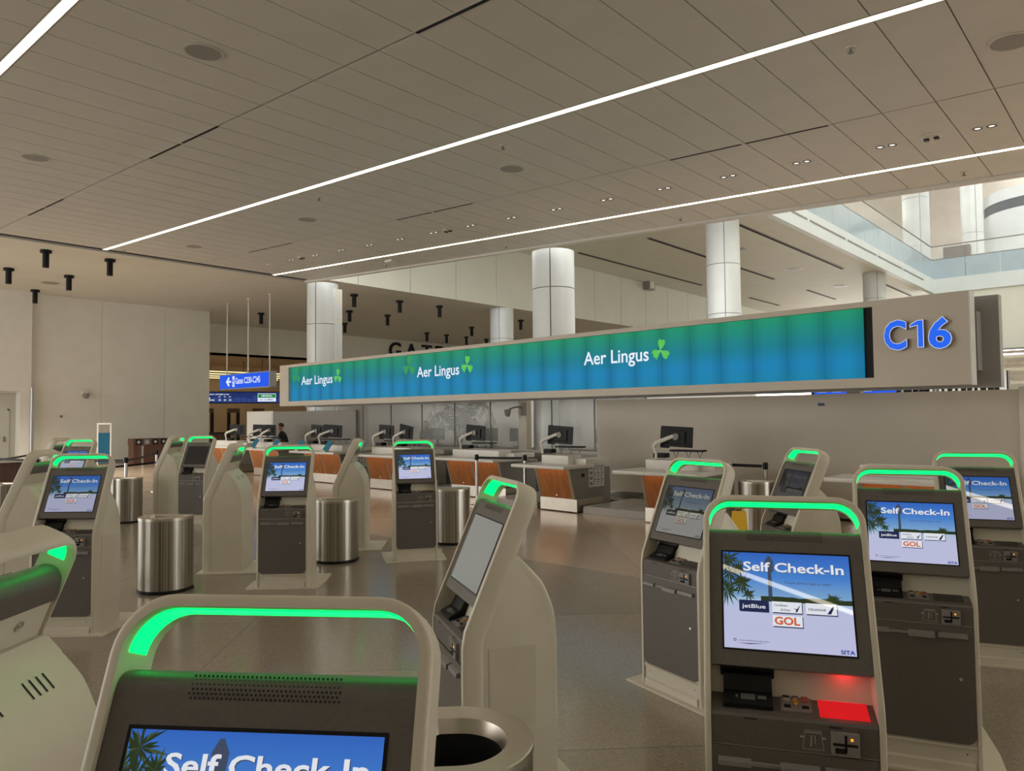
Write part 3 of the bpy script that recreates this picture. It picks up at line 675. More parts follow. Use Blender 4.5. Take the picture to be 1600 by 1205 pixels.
def picture():
    b = MB(); X = lambda u: -DW/2+DW*u; Z = lambda v: .157-.314*v
    b.quad((X(0),0,Z(1)),(X(1),0,Z(1)),(X(1),0,Z(0)),(X(0),0,Z(0)),0)
    y1, y2, y3, y4 = -.0004, -.0007, -.0010, -.0013
    # control tower, tree line, palms
    b.add([(X(.360),y1,Z(.50)),(X(.392),y1,Z(.50)),(X(.390),y1,Z(.20)),(X(.362),y1,Z(.20))],[(0,1,2,3)],2)
    b.add([(X(.345),y1,Z(.20)),(X(.405),y1,Z(.20)),(X(.410),y1,Z(.09)),(X(.395),y1,Z(.06)),(X(.385),y1,Z(.03)),(X(.365),y1,Z(.03)),(X(.352),y1,Z(.06)),(X(.340),y1,Z(.09))],[tuple(range(8))],2)
    pts = [(X(.30),y1,Z(.51))]+[(X(.30+.7*i/14),y1,Z(.465-.012*random.random())) for i in range(15)]+[(X(1),y1,Z(.51))]; b.add(pts,[tuple(range(len(pts)))],5)
    def frond(u, v, ang, L, wd, mi, y):
        d = Vector((math.cos(ang), math.sin(ang))); n_ = Vector((-d.y, d.x))
        p = Vector((X(u), Z(v))); q = p+d*L*.5+n_*wd; r_ = p+d*L; t = p+d*L*.5-n_*wd
        c = lambda a: (min(max(a.x, -DW/2), DW/2), y, min(max(a.y, -.157), .157))
        b.add([c(p),c(t),c(r_),c(q)],[(0,1,2,3)],mi)
    for u, v, n_, L in ((.05,.08,30,.058),(.05,.22,34,.060),(.15,.33,32,.052),(.03,.40,34,.060),(.13,.18,20,.036),(.20,.44,18,.030)):
        for i in range(n_): frond(u, v, 2*math.pi*i/n_+random.random()*.3, L*random.uniform(.35,1), .0026, 5+(i % 4 == 0), y1-.0001*(i % 2))
    for i in range(25): frond(.86, .47, math.pi*(i/24), .034*random.uniform(.5,1), .0016, 5+(i % 3 == 0), y1)
    put_text(b, 'Self Check-In', X(.165)+.0016, Z(.195)-.0016, y2, DW*.79, .030, 2, .022)
    put_text(b, 'Self Check-In', X(.165), Z(.195), y3, DW*.79, .030, 1, .022)
    put_text(b, 'Touch airline logo to start', X(.49), Z(.315), y2, DW*.36, .0075, 2, .006)
    # airline buttons
    def button(u0, v0, u1, v1, mi):
        b.quad((X(u0)+.002,y1-.0001,Z(v1)-.0035),(X(u1)+.0025,y1-.0001,Z(v1)-.0035),(X(u1)+.0025,y1-.0001,Z(v0)-.002),(X(u0)+.002,y1-.0001,Z(v0)-.002),3)
        b.quad((X(u0),y2,Z(v1)),(X(u1),y2,Z(v1)),(X(u1),y2,Z(v0)),(X(u0),y2,Z(v0)),mi)
    button(.125,.505,.355,.615,3); put_text(b,'jetBlue',X(.148),Z(.585),y3,DW*.185,.0125,1,.012)
    button(.385,.505,.615,.615,1); put_text(b,'Caribbean',X(.40),Z(.553),y3,DW*.105,.008,3,.006,0,.3); put_text(b,'Airlines',X(.445),Z(.598),y3,DW*.08,.008,3,.006,0,.3)
    b.add([(X(.55),y3,Z(.56)),(X(.575),y3,Z(.575)),(X(.605),y3,Z(.525)),(X(.58),y3,Z(.60)),(X(.565),y3,Z(.61)),(X(.57),y3,Z(.585))],[tuple(range(6))],3)
    button(.645,.505,.880,.615,1); put_text(b,'ICELANDAIR',X(.665),Z(.578),y3,DW*.135,.007,3,.02)
    b.add([(X(.805),y3,Z(.605)),(X(.835),y3,Z(.605)),(X(.865),y3,Z(.525)),(X(.85),y3,Z(.525))],[(0,1,2,3)],3)
    button(.385,.645,.615,.755,1); put_text(b,'GOL',X(.40),Z(.735),y3,DW*.195,.0235,4,.03)
    put_text(b,'SITA',X(.885),Z(.985),y2,DW*.105,.0115,7,.03)
    put_text(b,'ORLANDO INTERNATIONAL AIRPORT (MCO)',X(.115),Z(.925),y2,DW*.235,.0035,3,.01)
    n = 14
    for r0, r1 in ((.0045,.0026),):
        for i in range(n):
            a0, a1 = 2*math.pi*i/n, 2*math.pi*(i+1)/n
            b.quad((X(.085)+r0*math.cos(a0),y2,Z(.917)+r0*math.sin(a0)),(X(.085)+r0*math.cos(a1),y2,Z(.917)+r0*math.sin(a1)),(X(.085)+r1*math.cos(a1),y2,Z(.917)+r1*math.sin(a1)),(X(.085)+r1*math.cos(a0),y2,Z(.917)+r1*math.sin(a0)),3)
    b.add([(X(.10),y2,Z(.945)),(X(.20),y2,Z(.953)),(X(.34),y2,Z(.935)),(X(.20),y2,Z(.944))],[(0,1,2,3)],3)
    return b
pic = picture()
KM['pic_bright'] = pic.mesh('screen_picture', screen_mats(0.92))
KM['pic_mid'] = pic.mesh('screen_picture', screen_mats(0.62))
KM['pic_dim'] = pic.mesh('screen_picture', screen_mats(0.36, .5, (1.0, .97, .78)))  # this and the next: viewing-angle dimming put into the screen emission
KM['pic_dark'] = pic.mesh('screen_picture', screen_mats(0.07, .4))
pb = MB(); pb.box(-DW/2,DW/2,-.0005,.001,-.157,.157)
KM['pic_blank'] = pb.mesh('screen_picture', emis('glare_screen', (.34,.35,.33), .55, .12, .5))  # off-axis glare painted as an even pale glow
KM['pic_off'] = pb.mesh('screen_picture', emis('off_screen', (.02,.02,.02), .2, .06, .5))

def kiosk(x, y, yaw, label, state='bright', red=False):
    e = empty('check_in_kiosk', (x, y, 0), R(yaw)); tag(e, label, 'kiosk', 'self check-in kiosks')
    f = link('frame', KM['frame'], e); link('handle_light', KM['strip'], f)['label'] = 'glowing green light strip inside the handle'
    bo = link('body', KM['body'], e); link('side_panel', KM['side_panel'], bo); link('side_panel', KM['side_panel_l'], bo); link('vent_slots', KM['vents'], bo)
    p = link('screen_panel', KM['panel'], e); link('speaker_grille', KM['grille'], p); p['label'] = 'charcoal sloped panel around the screen'
    yy, zz = P_((DS0+DS1)/2, .010)
    g = link('gasket', KM['gasket'], e, (0, yy, zz), (-TH, 0, 0))
    s = link('screen_picture', KM['pic_'+state], g, (0, -.0022, 0))
    bc = link('back_cover', KM['back_cover'], e); link('lock', KM['back_lock'], bc)
    sh = link('shelf', KM['shelf'], e); link('slits', KM['slits'], sh); link('printed_card_icon', KM['card_icon'], sh)
    link('recess_back', KM['recess'], e)
    rd = link('passport_reader', KM['reader'], e); link('printed_icon', KM['reader_icon'], rd)
    kp = link('keypad', KM['keypad'], e); link('keys', KM['keys'], kp)
    scn = link('barcode_scanner', KM['scanner_red' if red else 'scanner'], e)
    if red: scn['label'] = 'barcode scanner window glowing red'
    cr = link('card_reader', KM['card_reader'], e); link('card_slot', KM['card_slot'], cr); link('status_led', KM['led'], cr)
    d = link('door', KM['door'], e); link('lock', KM['lock'], d); tr = link('ticket_tray', KM['tray'], d)
    t = link('toe_panel', KM['toe'], e); link('screws', KM['screws'], t)
    link('floor_plate', KM['plate'], e)
    return e
kiosk(-.93, .42, 36.1, 'nearest kiosk whose green handle and screen top fill the lower left foreground')
kiosk(-2.45, .34, -50, 'kiosk seen from behind at the left edge with its handle tilted across the corner')
kiosk(-.906, 2.30, 25.6, 'kiosk in the right foreground with a red glowing barcode scanner', red=True)
kiosk(-2.468, 2.299, -28.2, 'kiosk turned sideways near the middle with a pale screen, glare put into its colour', 'blank')
kiosk(-.98, 4.094, 19.0, 'kiosk with bright screen directly behind the one with the red scanner')
kiosk(-2.392, 4.129, -17.0, 'kiosk with dim screen turned left, just left of the red scanner kiosk', 'dim')
kiosk(-1.003, 6.062, 21.2, 'farthest right kiosk cut by the right picture edge in front of the beige wall', 'mid')
kiosk(-2.454, 5.958, -40.0, 'kiosk turned left with a dark screen beside a steel bin before the beige wall', 'dark')
kiosk(-6.836, 2.078, 42.2, 'kiosk with lit screen on the left beside the steel bin, nearest of its row', 'mid')
kiosk(-8.45, 2.12, -42, 'kiosk seen from its side at the far left behind the lit left kiosk')
kiosk(-6.912, 4.136, 43.7, 'kiosk facing forward with lit screen, centre left, steel bin on its right')
kiosk(-8.50, 4.14, -43, 'kiosk seen from behind between the dark-screen kiosk and the centre left lit one')
kiosk(-6.938, 5.978, 56.2, 'upright facing kiosk with lit screen in front of the check-in desks')
kiosk(-8.56, 5.93, -45, 'kiosk seen from behind just left of the one facing before the desks')
kiosk(-12.36, 5.68, 28, 'distant kiosk with a black switched-off screen', 'off')
kiosk(-13.72, 5.74, -48, 'distant kiosk seen from behind left of the switched-off one')
kiosk(-12.45, 3.82, 30, 'distant kiosk with lit screen hidden behind the lit left kiosk', 'mid')
kiosk(-13.95, 3.95, -48, 'most distant kiosk showing only its handle behind the left kiosks')
# red light of the active scanner
rl = bpy.data.lights.new('scanner_lamp', 'AREA'); rl.energy = 0.10; rl.color = (1, .02, .03); rl.size = .06
ro = bpy.data.objects.new('scanner_lamp', rl); col.objects.link(ro)
a = R(25.6); lx, ly = .165, .10
ro.location = (-.906+math.cos(a)*lx-math.sin(a)*ly, 2.30+math.sin(a)*lx+math.cos(a)*ly, .935)

# ------------------------------------------------------------------ steel litter bins, D-shaped
def bin_outline(r, flat=.10, n=22):
    pts = []
    for i in range(n+1):
        t = math.pi+math.pi*i/n; pts.append((r*math.cos(t), r*.92*math.sin(t)))
    pts += [(r, flat), (r*.93, flat+.02), (-r*.93, flat+.02), (-r, flat)]
    return pts
def ring(pts, z, k=1.0): return [(x*k, y*k, z) for x, y in pts]
def bin_(x, y, yaw, label, r=.255, h=.76):
    e = empty('litter_bin', (x, y, 0), R(yaw)); tag(e, label, 'litter bin', 'steel litter bins')
    o = bin_outline(r)
    b = MB(); b.loft([ring(o,.035),ring(o,h-.03)], caps=False); b.build('shell', STEEL, e, 30)
    b = MB(); b.loft([ring(o,0,.99),ring(o,0,1.03),ring(o,.03,1.03),ring(o,.036,.99)]); b.build('plinth', BLACK, e, 30)
    b = MB(); rim = [ring(o,h-.03,1.012),ring(o,h-.004,1.012),ring(o,h,.995),ring(o,h-.006,.66),ring(o,h-.05,.60)]
    b.loft(rim, caps=False); b.build('rim', STEEL2, e, 40)
    b = MB(); b.loft([ring(o,h-.05,.605),ring(o,h-.45,.58),ring(o,h-.451,.01)], caps=False); b.build('liner', BLACKM, e, 40)
    return e
bin_(-7.80, 3.32, 38, 'steel litter bin standing alone in the left foreground between kiosk rows')
bin_(-13.45, 5.06, 38, 'distant steel litter bin behind the big left bin', .24)
bin_(-7.72, 5.36, 42, 'steel litter bin half hidden by the lit centre left kiosk')
bin_(-7.55, 7.15, 42, 'steel litter bin peeking out right of the kiosk facing before the desks')
bin_(-13.95, 3.45, 38, 'steel litter bin cut by the left picture edge')
bin_(-1.69, 1.62, 135, 'nearest steel litter bin with its round rim at the bottom edge of the picture')
bin_(-4.66, 10.65, 10, 'steel litter bin before the beige wall under the belt post')
bin_(-1.50, 3.45, 30, 'steel litter bin almost hidden behind the kiosk with the red scanner')

# ------------------------------------------------------------------ airline LED sign
SA = (-19.2, 11.4); SR = R(-2.637); SLEN = 17.388; SB, ST = 2.095, 3.268
sg = empty('airline_sign', (SA[0], SA[1], 0), SR); tag(sg, 'long beige overhead sign with a blue green screen wall and gate number', 'sign')
b = MB()
x0, x1, z0, z1 = .50, 16.24, 2.225, 3.19
b.box(0, x0, 0, .22, SB, ST); b.box(x1, SLEN, 0, .22, SB, ST); b.box(x0, x1, 0, .22, SB, z0); b.box(x0, x1, 0, .22, z1, ST)
b.build('housing', BEIGE, sg)
MB().box(x0, x1, .10, .20, z0, z1).build('screen_recess', BLACKM, sg)
b = MB(); b.box(.1, SLEN-.1, .22, .55, SB+.08, ST-.08); b.build('core', GREYP, sg)
b = MB(); b.box(0.0, SLEN+.15, .80, .98, SB-.02, ST+.02); b.build('rear_housing', mat('sign_grey',(0.36,0.36,0.35),.4), sg)
b = MB(); b.box(.2, SLEN-.05, .55, .80, SB+.2, ST-.2); b.build('spine', mat('spine_grey',(0.30,0.30,0.30),.4), sg)
b = MB(); b.box(SLEN-.012, SLEN+.002, -.004, .224, SB-.004, ST+.004); b.build('end_cap', mat('end_cap',(0.62,0.62,0.60),.35), sg)
NT = 29; TWD = (16.10-x0)/NT
tile = MB().box(-TWD/2+.007, TWD/2-.007, .055, .10, -.48, .48).mesh('led_tile', LED)
for k in range(NT): link('led_tile', tile, sg, (x0+TWD*(k+.5), 0, (z0+z1)/2))
def leaf_poly(cx, cz_, ang, L, wd):
    """heart-shaped leaf with its point at (cx, cz_)"""
    half = [(0,0),(.22,.16),(.45,.34),(.68,.45),(.88,.43),(1.0,.30),(1.02,.14),(.93,.02)]
    out = [(a*L, c*wd*2.1) for a, c in half]+[(a*L, -c*wd*2.1) for a, c in reversed(half[1:])]
    return [(cx+math.cos(ang)*a-math.sin(ang)*c, cz_+math.sin(ang)*a+math.cos(ang)*c) for a, c in out]
SHAM = emis('shamrock_green', (0.10, 0.60, 0.09), 0.85, .4); SHAM2 = emis('shamrock_dim', (0.022, 0.33, 0.10), 0.85, .4); SHVN = emis('shamrock_vein', (0.35, 0.80, 0.30), 0.8, .4)
def shamrock(cx, cz_, h, mt, name='shamrock'):
    b = MB(); yq = .048
    for i, (a, L) in enumerate(((80, .46), (205, .40), (-35, .46))):
        p = leaf_poly(cx, cz_, R(a), h*L*1.12, h*.21)
        n = len(p); b.add([(px, yq-.0008*i, pz) for px, pz in p], [tuple(range(n))], 0)
        d = (math.cos(R(a)), math.sin(R(a))); w_ = h*.012
        b.add([(cx+d[1]*w_, yq-.003, cz_-d[0]*w_), (cx+d[0]*h*L*.95, yq-.003, cz_+d[1]*h*L*.95), (cx-d[1]*w_, yq-.003, cz_+d[0]*w_)], [(0,1,2)], 1)
    b.add([(cx-.02*h, yq-.002, cz_), (cx+.03*h, yq-.002, cz_-.02*h), (cx-.20*h, yq-.002, cz_-.42*h), (cx-.26*h, yq-.002, cz_-.40*h)], [(0,1,2,3)], 0)
    b.build(name, [mt, SHVN if mt is SHAM else mt], sg)
for x, wd, z in ((1.13, 1.60, 2.675), (6.30, 1.46, 2.665), (11.205, 1.41, 2.675)):
    full = text('Aer Lingus', 1.0, .012)[2]; pre = ''; sx_ = wd/full
    for ch in 'Aer Lingus':
        if ch != ' ':
            v_, f_, w1 = text(ch, 1.0, .012); end = text(pre+ch, 1.0, .012)[2]; szz = .235/.70
            MB().add([(x+(end-w1+p[0])*sx_, .049, z+p[1]*szz) for p in v_], f_).build('letter', WHITEE, sg)
        pre += ch
shamrock(.84, 2.95, .46, SHAM2); shamrock(2.97, 2.83, .38, SHAM); shamrock(6.00, 2.93, .48, SHAM2); shamrock(8.01, 2.85, .38, SHAM); shamrock(12.85, 2.83, .36, SHAM)
# gate number as channel letters
ONE = [(0,.52),(0,.60),(.17,.70),(.30,.70),(.30,0),(.16,0),(.16,.555)]
def inset(pts, d):
    n = len(pts); out = []
    for i in range(n):
        p0, p1, p2 = Vector(pts[i-1]), Vector(pts[i]), Vector(pts[(i+1) % n])
        e1 = (p1-p0).normalized(); e2 = (p2-p1).normalized(); n1 = Vector((e1.y,-e1.x)); n2 = Vector((e2.y,-e2.x))
        k = n1+n2; out.append(tuple(p1+k*(d/max(.35, 1+n1.dot(n2)))))
    return out
CSIDE = mat('letter_side', (0.30,0.30,0.32), .4)
for ch, xx, wd in (('C', 16.395, .285), ('1', 16.715, .165), ('6', 16.925, .275)):
    zb = 2.595-.028*(xx-16.4); szz = .36/.70
    for off, yy_, ex, mt, nm in ((.045, -.035, .03, CSIDE, 'channel_letter'), (.043, -.0665, 0, LETW, 'letter_rim'), (.029, -.068, 0, BLUEL, 'letter_face')):
        b = MB()
        if ch == '1':
            pts = inset(ONE, .045-off); sx_ = wd/.30
            if ex: b.prism_y([(xx+p[0]*sx_, zb+p[1]*szz) for p in pts], yy_-ex, yy_+ex)
            else: b.add([(xx+p[0]*sx_, yy_, zb+p[1]*szz) for p in pts], [tuple(range(len(pts)))])
        else:
            v_, f_, w0 = text(ch, 1.0, off, ex); full = text(ch, 1.0, .045, .03)[2]; sx_ = wd/full
            b.add([(xx+(p[0]+(full-w0)/2)*sx_, yy_-p[2], zb+p[1]*szz) for p in v_], f_)
        b.build(nm, mt, sg)
for x in (15.15,):
    pp = MB(); pp.box(x-.11, x+.11, 2.28, 2.48, 0.0, SB+.5); pp.box(x-.08, x+.08, .9, 2.4, SB+.3, SB+.5); pp.build('support_post', GREYP, sg)

# ------------------------------------------------------------------ beige back wall with steel skirting
bwl = MB().box(-8.84, -1.58, 12.5, 12.68, .23, 2.065).build('wall_back', BEIGE); tag(bwl, kind='structure')
MB().box(-8.84, -1.58, 12.49, 12.66, .05, .23).build('baseboard', CHROME, bwl)
MB().box(-8.84, -1.58, 12.53, 12.66, .0, .05).build('shadow_gap', BLACKM, bwl)
MB().box(-1.60, -1.44, 12.48, 12.72, 0, 2.10).build('end_post', STEEL2, bwl)
e = empty('wall_label', (-4.32, 12.5, 1.90)); tag(e, 'tiny blue tag on the beige wall under the sign', 'tag')
MB().box(-.055,.055,-.012,0,-.022,.022,bev=.003).build('plate', mat('blue_tag',(0.01,0.025,0.12),.4), e); MB().box(-.066,.066,-.004,0,-.032,.032).build('backing', PAPER, e)

# ------------------------------------------------------------------ check-in desks
def desk(x, y, n, label, notice=False, yaw=0.0, pw=.80):
    """front left base corner at (x,y); n wooden front panels"""
    Wd = n*pw+.10
    e = empty('check_in_desk', (x, y, 0), R(yaw)); tag(e, label, 'desk', 'airline check-in desks')
    b = MB(); b.box(0, Wd, .06, .80, .02, .245); b.build('kick_plate', STEEL2, e)
    b = MB(); b.prism_x([(.06,.245),(-.10,.79),(1.05,.79),(1.05,.02),(.80,.02),(.80,.245)], .02, Wd-.02); b.build('carcass', GREYW, e)
    for k in range(n):
        b = MB(); xa = .05+k*pw+.03; xb = .05+(k+1)*pw-.03
        b.prism_x([(.040,.250),(-.120,.785),(-.095,.785),(.065,.250)], xa, xb); wp = b.build('wood_panel', WOOD, e)
        M = Matrix.Translation(((xa+xb)/2, .025, .30)) @ Matrix.Rotation(R(90), 4, 'X')
        MB().lathe([(.0001,0),(.012,0),(.012,.006),(.0001,.008)], 10, M=M).build('lock', CHROME, wp)
    for k in range(n+1):
        b = MB(); xa = .05+k*pw; b.prism_x([(.035,.245),(-.125,.79),(-.095,.79),(.065,.245)], xa-.028, xa+.028); b.build('mullion', STEEL2, e)
    b = MB(); b.box(-.36, Wd+.06, -.36, .50, .80, .86, bev=.02); b.build('counter_top', STONE, e, 30)
    b = MB(); b.box(-.02, Wd-.25, .12, .50, .86, 1.02, bev=.012); b.box(Wd-.27, Wd+.02, .30, .95, .86, .955, bev=.01); b.build('riser', STONE, e, 30)
    b = MB(); b.box(.08, Wd-.08, -.21, -.18, .792, .802); b.build('under_light', emis('under_counter_light',(1.0,.52,.25),5.0,.5), e)
    b = MB(); b.box(.1, Wd-.05, .95, 1.12, .76, .80); b.build('work_surface', STONE, e)
    if notice:
        MB().box(Wd-.021, Wd-.016, .22, .30, .64, .70).build('card_holder', BLACK, e)
        nb = MB().box(Wd-.02, Wd-.012, .42, .86, .44, .84).build('notice_board', PAPER, e)
        b = MB()
        for c in range(4):
            for r_ in range(9 if c else 4):
                zt = .82-r_*(.04 if c else .095)
                b.box(Wd-.0125, Wd-.0115, .44+c*.105, .44+c*.105+(.085 if c == 0 else .085-.02*((r_*7+c*3) % 3)), zt-(.06 if c == 0 else .022), zt)
        b.build('printed_text', GREYP, nb)
    return e
desk(-3.30, 10.95, 2, 'check-in desk glimpsed through the handle of the kiosk behind the red scanner one', pw=.55)
desk(-6.46, 10.40, 1, 'check-in desk standing right before the beige wall, nearest of the row', pw=1.0)
desk(-8.90, 10.66, 1, 'check-in desk with notice sheet on its grey side beside the beige wall', True, -4)
desk(-12.10, 11.40, 2, 'check-in desk with two wood panels behind the sideways pale-screened kiosk', False, -2)
desk(-14.85, 11.25, 2, 'check-in desk with two wood panels behind the kiosk facing before the desks')
desk(-17.85, 11.45, 2, 'check-in desk with notices behind the centre left lit kiosk', True)
desk(-21.2, 11.65, 2, 'check-in desk farthest left where the agent in black stands')
desk(-24.3, 11.9, 2, 'distant check-in desk beyond the agent, mostly hidden by kiosks')
# plinths between the desks
for xa, xb, lab in ((-7.93,-6.5,'low stone baggage plinth between the desks before the beige wall'),(-10.25,-9.0,'low stone baggage plinth between the notice desk and the two-panel desk'),(-13.1,-12.2,'low stone baggage plinth left of the desk behind the sideways kiosk')):
    e = empty('baggage_plinth', ((xa+xb)/2, 10.75, 0)); tag(e, lab, 'plinth'); l = (xb-xa)/2
    MB().box(-l, l, 0, 1.7, 0, .10).build('base', PLINTH, e)
    n = max(2, round(2*l/.7))
    for k in range(n):
        for j in range(2): MB().box(-l+2*l*k/n+.006, -l+2*l*(k+1)/n-.006, .01+.8*j, .80+.8*j, .10, .125).build('stone_slab', PLINTH, e)
# back counter behind the desks
e = empty('back_counter', (-14.0, 12.78, 0)); tag(e, 'long low grey counter running behind the check-in desks', 'counter')
MB().box(-5, 5.1, 0, .45, 0, .92).build('body', GREYW, e); MB().box(-5.02, 5.12, -.03, .48, .92, .96, bev=.008).build('top', PLINTH, e)
# ------------------------------------------------------------------ monitors on arms
def monitor(x, y, z, yaw, label, tray=True, tilt=0):
    """z of the desk top; arm reaches up; back of the screen faces the hall"""
    e = empty('monitor', (x, y, z), R(yaw)); tag(e, label, 'monitor', 'monitors on the check-in desks')
    Mt = Matrix.Translation((.16,.10,.36)) @ Matrix.Rotation(R(tilt), 4, 'Y')
    b = MB(); b.box(-.28,.28,0,.022,-.17,.17,M=Mt,bev=.006); b.box(-.16,.16,-.022,.004,-.12,.10,M=Mt,bev=.01); b.box(-.30,-.14,.03,.05,-.20,.13,M=Mt,bev=.005); b.build('screen', BLACK, e)
    b = MB(); b.lathe([(.0001,0),(.055,0),(.055,.03),(.0001,.035)], 16, M=Mt @ Matrix.Translation((0,-.022,0)) @ Matrix.Rotation(R(90), 4, 'X')); b.build('mount_plate', GREYP, e, 40)
    b = MB(); b.tube([(-.14,-.06,0),(-.14,-.06,.08),(-.20,-.03,.20)], .022); b.tube([(-.20,-.03,.20),(-.16,.0,.26),(.12,.06,.37)], [.034,.038,.032]); b.build('arm', WHITE, e, 50)
    if tray:
        b = MB(); b.box(0,.58,.16,.36,.11,.14,bev=.006); b.box(-.28,-.05,.12,.30,.0,.08,bev=.02); t = b.build('keyboard_tray', BLACK, e)
        b = MB()
        for q in (.08,.30,.5): b.tube([(q-.05,.26,.12),(q,.26,0.0),(q+.05,.26,.12)], .006, 5)
        b.build('cables', BLACK, e)
    return e
for x, y, yw, lab, tl in [(-6.30,10.85,6,'monitor on the desk before the beige wall, seen from behind',3),(-8.95,11.1,6,'monitor on the desk with the notice sheet, next to the beige wall',4),(-11.88,11.75,4,'monitor on the desk behind the sideways kiosk, palm behind it',4),
        (-15.0,11.7,2,'left of two monitors behind the upright facing kiosk',3),(-14.22,11.7,-6,'right of two monitors behind the upright facing kiosk',8),(-18.15,11.75,4,'left of two monitors on the desk behind the centre left kiosk',3),(-17.42,11.75,28,'right of two monitors behind the centre left kiosk, turned and tilted',4),
        (-21.6,11.95,30,'small monitor left of the agent in black, partly hidden',2),(-20.90,11.9,0,'monitor directly before the agent in black',1),(-23.4,12.1,30,'distant monitor at the left wall end',2)]:
    monitor(x, y, 1.025, yw, lab, True, tl)
def tablet(x, y, label):
    e = empty('customer_tablet', (x, y, .86)); tag(e, label, 'tablet', 'customer tablets on the desks')
    M = Matrix.Translation((0,0,.03)) @ Matrix.Rotation(R(18), 4, 'Y') @ Matrix.Rotation(R(-28), 4, 'X')
    MB().box(-.10,.10,0,.02,0,.30,M=M,bev=.004).build('body', GREYP, e); MB().box(-.092,.092,-.003,0,.01,.29,M=M).build('screen', TEAL, e); MB().box(-.08,.08,-.05,.13,0,.02,bev=.004).build('foot', WHITE, e)
for x, y, lab in [(-19.5,11.35,'teal customer tablet just left of the agent in black'),(-20.75,11.4,'teal customer tablet farthest left on the desks'),(-18.1,11.3,'teal customer tablet under the left monitor behind the centre kiosk'),(-16.65,11.2,'teal customer tablet right of the tilted monitor'),(-15.05,11.05,'teal customer tablet left of the two monitors behind the upright kiosk')]:
    tablet(x, y, lab)

# ------------------------------------------------------------------ partitions behind the desks
tag(MB().box(-23.15, -18.5, 13.55, 13.65, 0, 1.98).build('wall_partition', GREYW), kind='structure')
wb = MB().box(-24.95, -23.17, 13.5, 13.62, 0, 2.0).build('wall_white_board', WHITE); tag(wb, kind='structure')
MB().box(-24.90,-23.22,13.485,13.5,.05,1.95).build('wall_panel', mat('board_white',(0.80,0.79,0.75),.5), wb)
e = empty('glass_partition', (-14, 13.7, 0)); tag(e, 'tall grey film glass partition behind the check-in desks', 'partition')
xs = [-19.67,-18.34,-17.0,-15.64,-14.32,-13.0,-11.95]
for a, b_ in list(zip(xs[:-1], xs[1:]))+[(-10.78,-9.75),(-9.75,-8.4)]:
    MB().box(a+14+.012, b_+14-.012, -.01, .01, .03, 3.05).build('glass_pane', FROST, e)
    MB().box(b_+14-.012, b_+14+.012, -.02, .02, 0, 3.08).build('mullion', GREYP, e)
MB().box(-5.7, 5.6, -.03, .03, 3.05, 3.15).build('head_rail', GREYP, e); MB().box(-5.7, 5.6, -.03, .03, 0, .03).build('sill', GREYP, e)
tag(MB().box(-11.98, -11.72, 13.62, 13.80, 0, 3.1).build('wall_pier', BEIGE), kind='structure')
tag(MB().box(-24, -8.0, 18.2, 18.4, 0, 3.4).build('wall_office', mat('office_wall',(0.70,0.70,0.68),.6)), kind='structure')
# palm behind the glass
pl = empty('palm', (-16.2, 15.7, 0)); pl.scale = (1.2, 1.2, 1.5); tag(pl, 'feathery potted palm behind the grey glass partition', 'palm')
MB().lathe([(.0001,0),(.20,0),(.27,.45),(.23,.45),(.0001,.42)], 20).build('pot', GREYP, pl, 40)
random.seed(11); b = MB(); st = MB()
for k in range(13):
    a = 2*math.pi*k/13+random.random()*.4; L = random.uniform(.75,1.15); H_ = random.uniform(.9,1.25)
    pts = []
    for i in range(9):
        t = i/8; rr = L*t*.95; zz = .5+H_*(1-(1-t)**2)*1.15-.95*t**3*L*.75; pts.append(Vector((rr*math.cos(a), rr*math.sin(a), zz+.0)))
    st.tube(pts, [.014-.0012*i for i in range(9)], 5)
    for i in range(2, 9):
        for s in (-1, 1):
            p = pts[i]; d = (pts[i]-pts[i-1]).normalized(); sd = Vector((-math.sin(a), math.cos(a), 0))*s
            for q in (0, .5):
                o = p-d*.06*q*2; tip = o+sd*.26+d*.14-Vector((0,0,.13)); b.add([o[:], (o+d*.035)[:], tip[:]], [(0,1,2)])
st.build('stems', BARK, pl, 50); b.build('fronds', LEAF, pl)['kind'] = 'stuff'
for x, y, yw, lab in [(-15.9,14.5,10,'dim monitor shape behind the grey glass left of the palm'),(-13.75,14.5,-5,'first dim monitor shape behind the grey glass right of the palm'),(-12.75,14.5,8,'second dim monitor shape behind the grey glass near the column'),(-10.1,14.5,-12,'dim monitor shape behind the grey glass next to the beige wall')]:
    e = empty('office_monitor', (x, y, .95), R(yw)); tag(e, lab, 'monitor', 'monitors behind the glass')
    MB().box(-.27,.27,-.02,.02,.14,.48,bev=.01).build('screen', BLACK, e); b = MB(); b.box(-.03,.03,0,.04,.02,.2); b.box(-.13,.13,-.08,.10,0,.02,bev=.005); b.build('stand', BLACK, e)
for x0, x1, lab in ((-17.0,-12.15,'low counter behind the grey glass below the palm'),(-10.75,-8.5,'low counter behind the grey glass right of the large column')):
    e = empty('office_counter', (x0, 14.25, 0)); tag(e, lab, 'counter'); l = x1-x0
    MB().box(0,l,0,.5,0,.9).build('body', GREYW, e); MB().box(-.03,l+.03,-.03,.55,.9,.95,bev=.006).build('top', PLINTH, e)

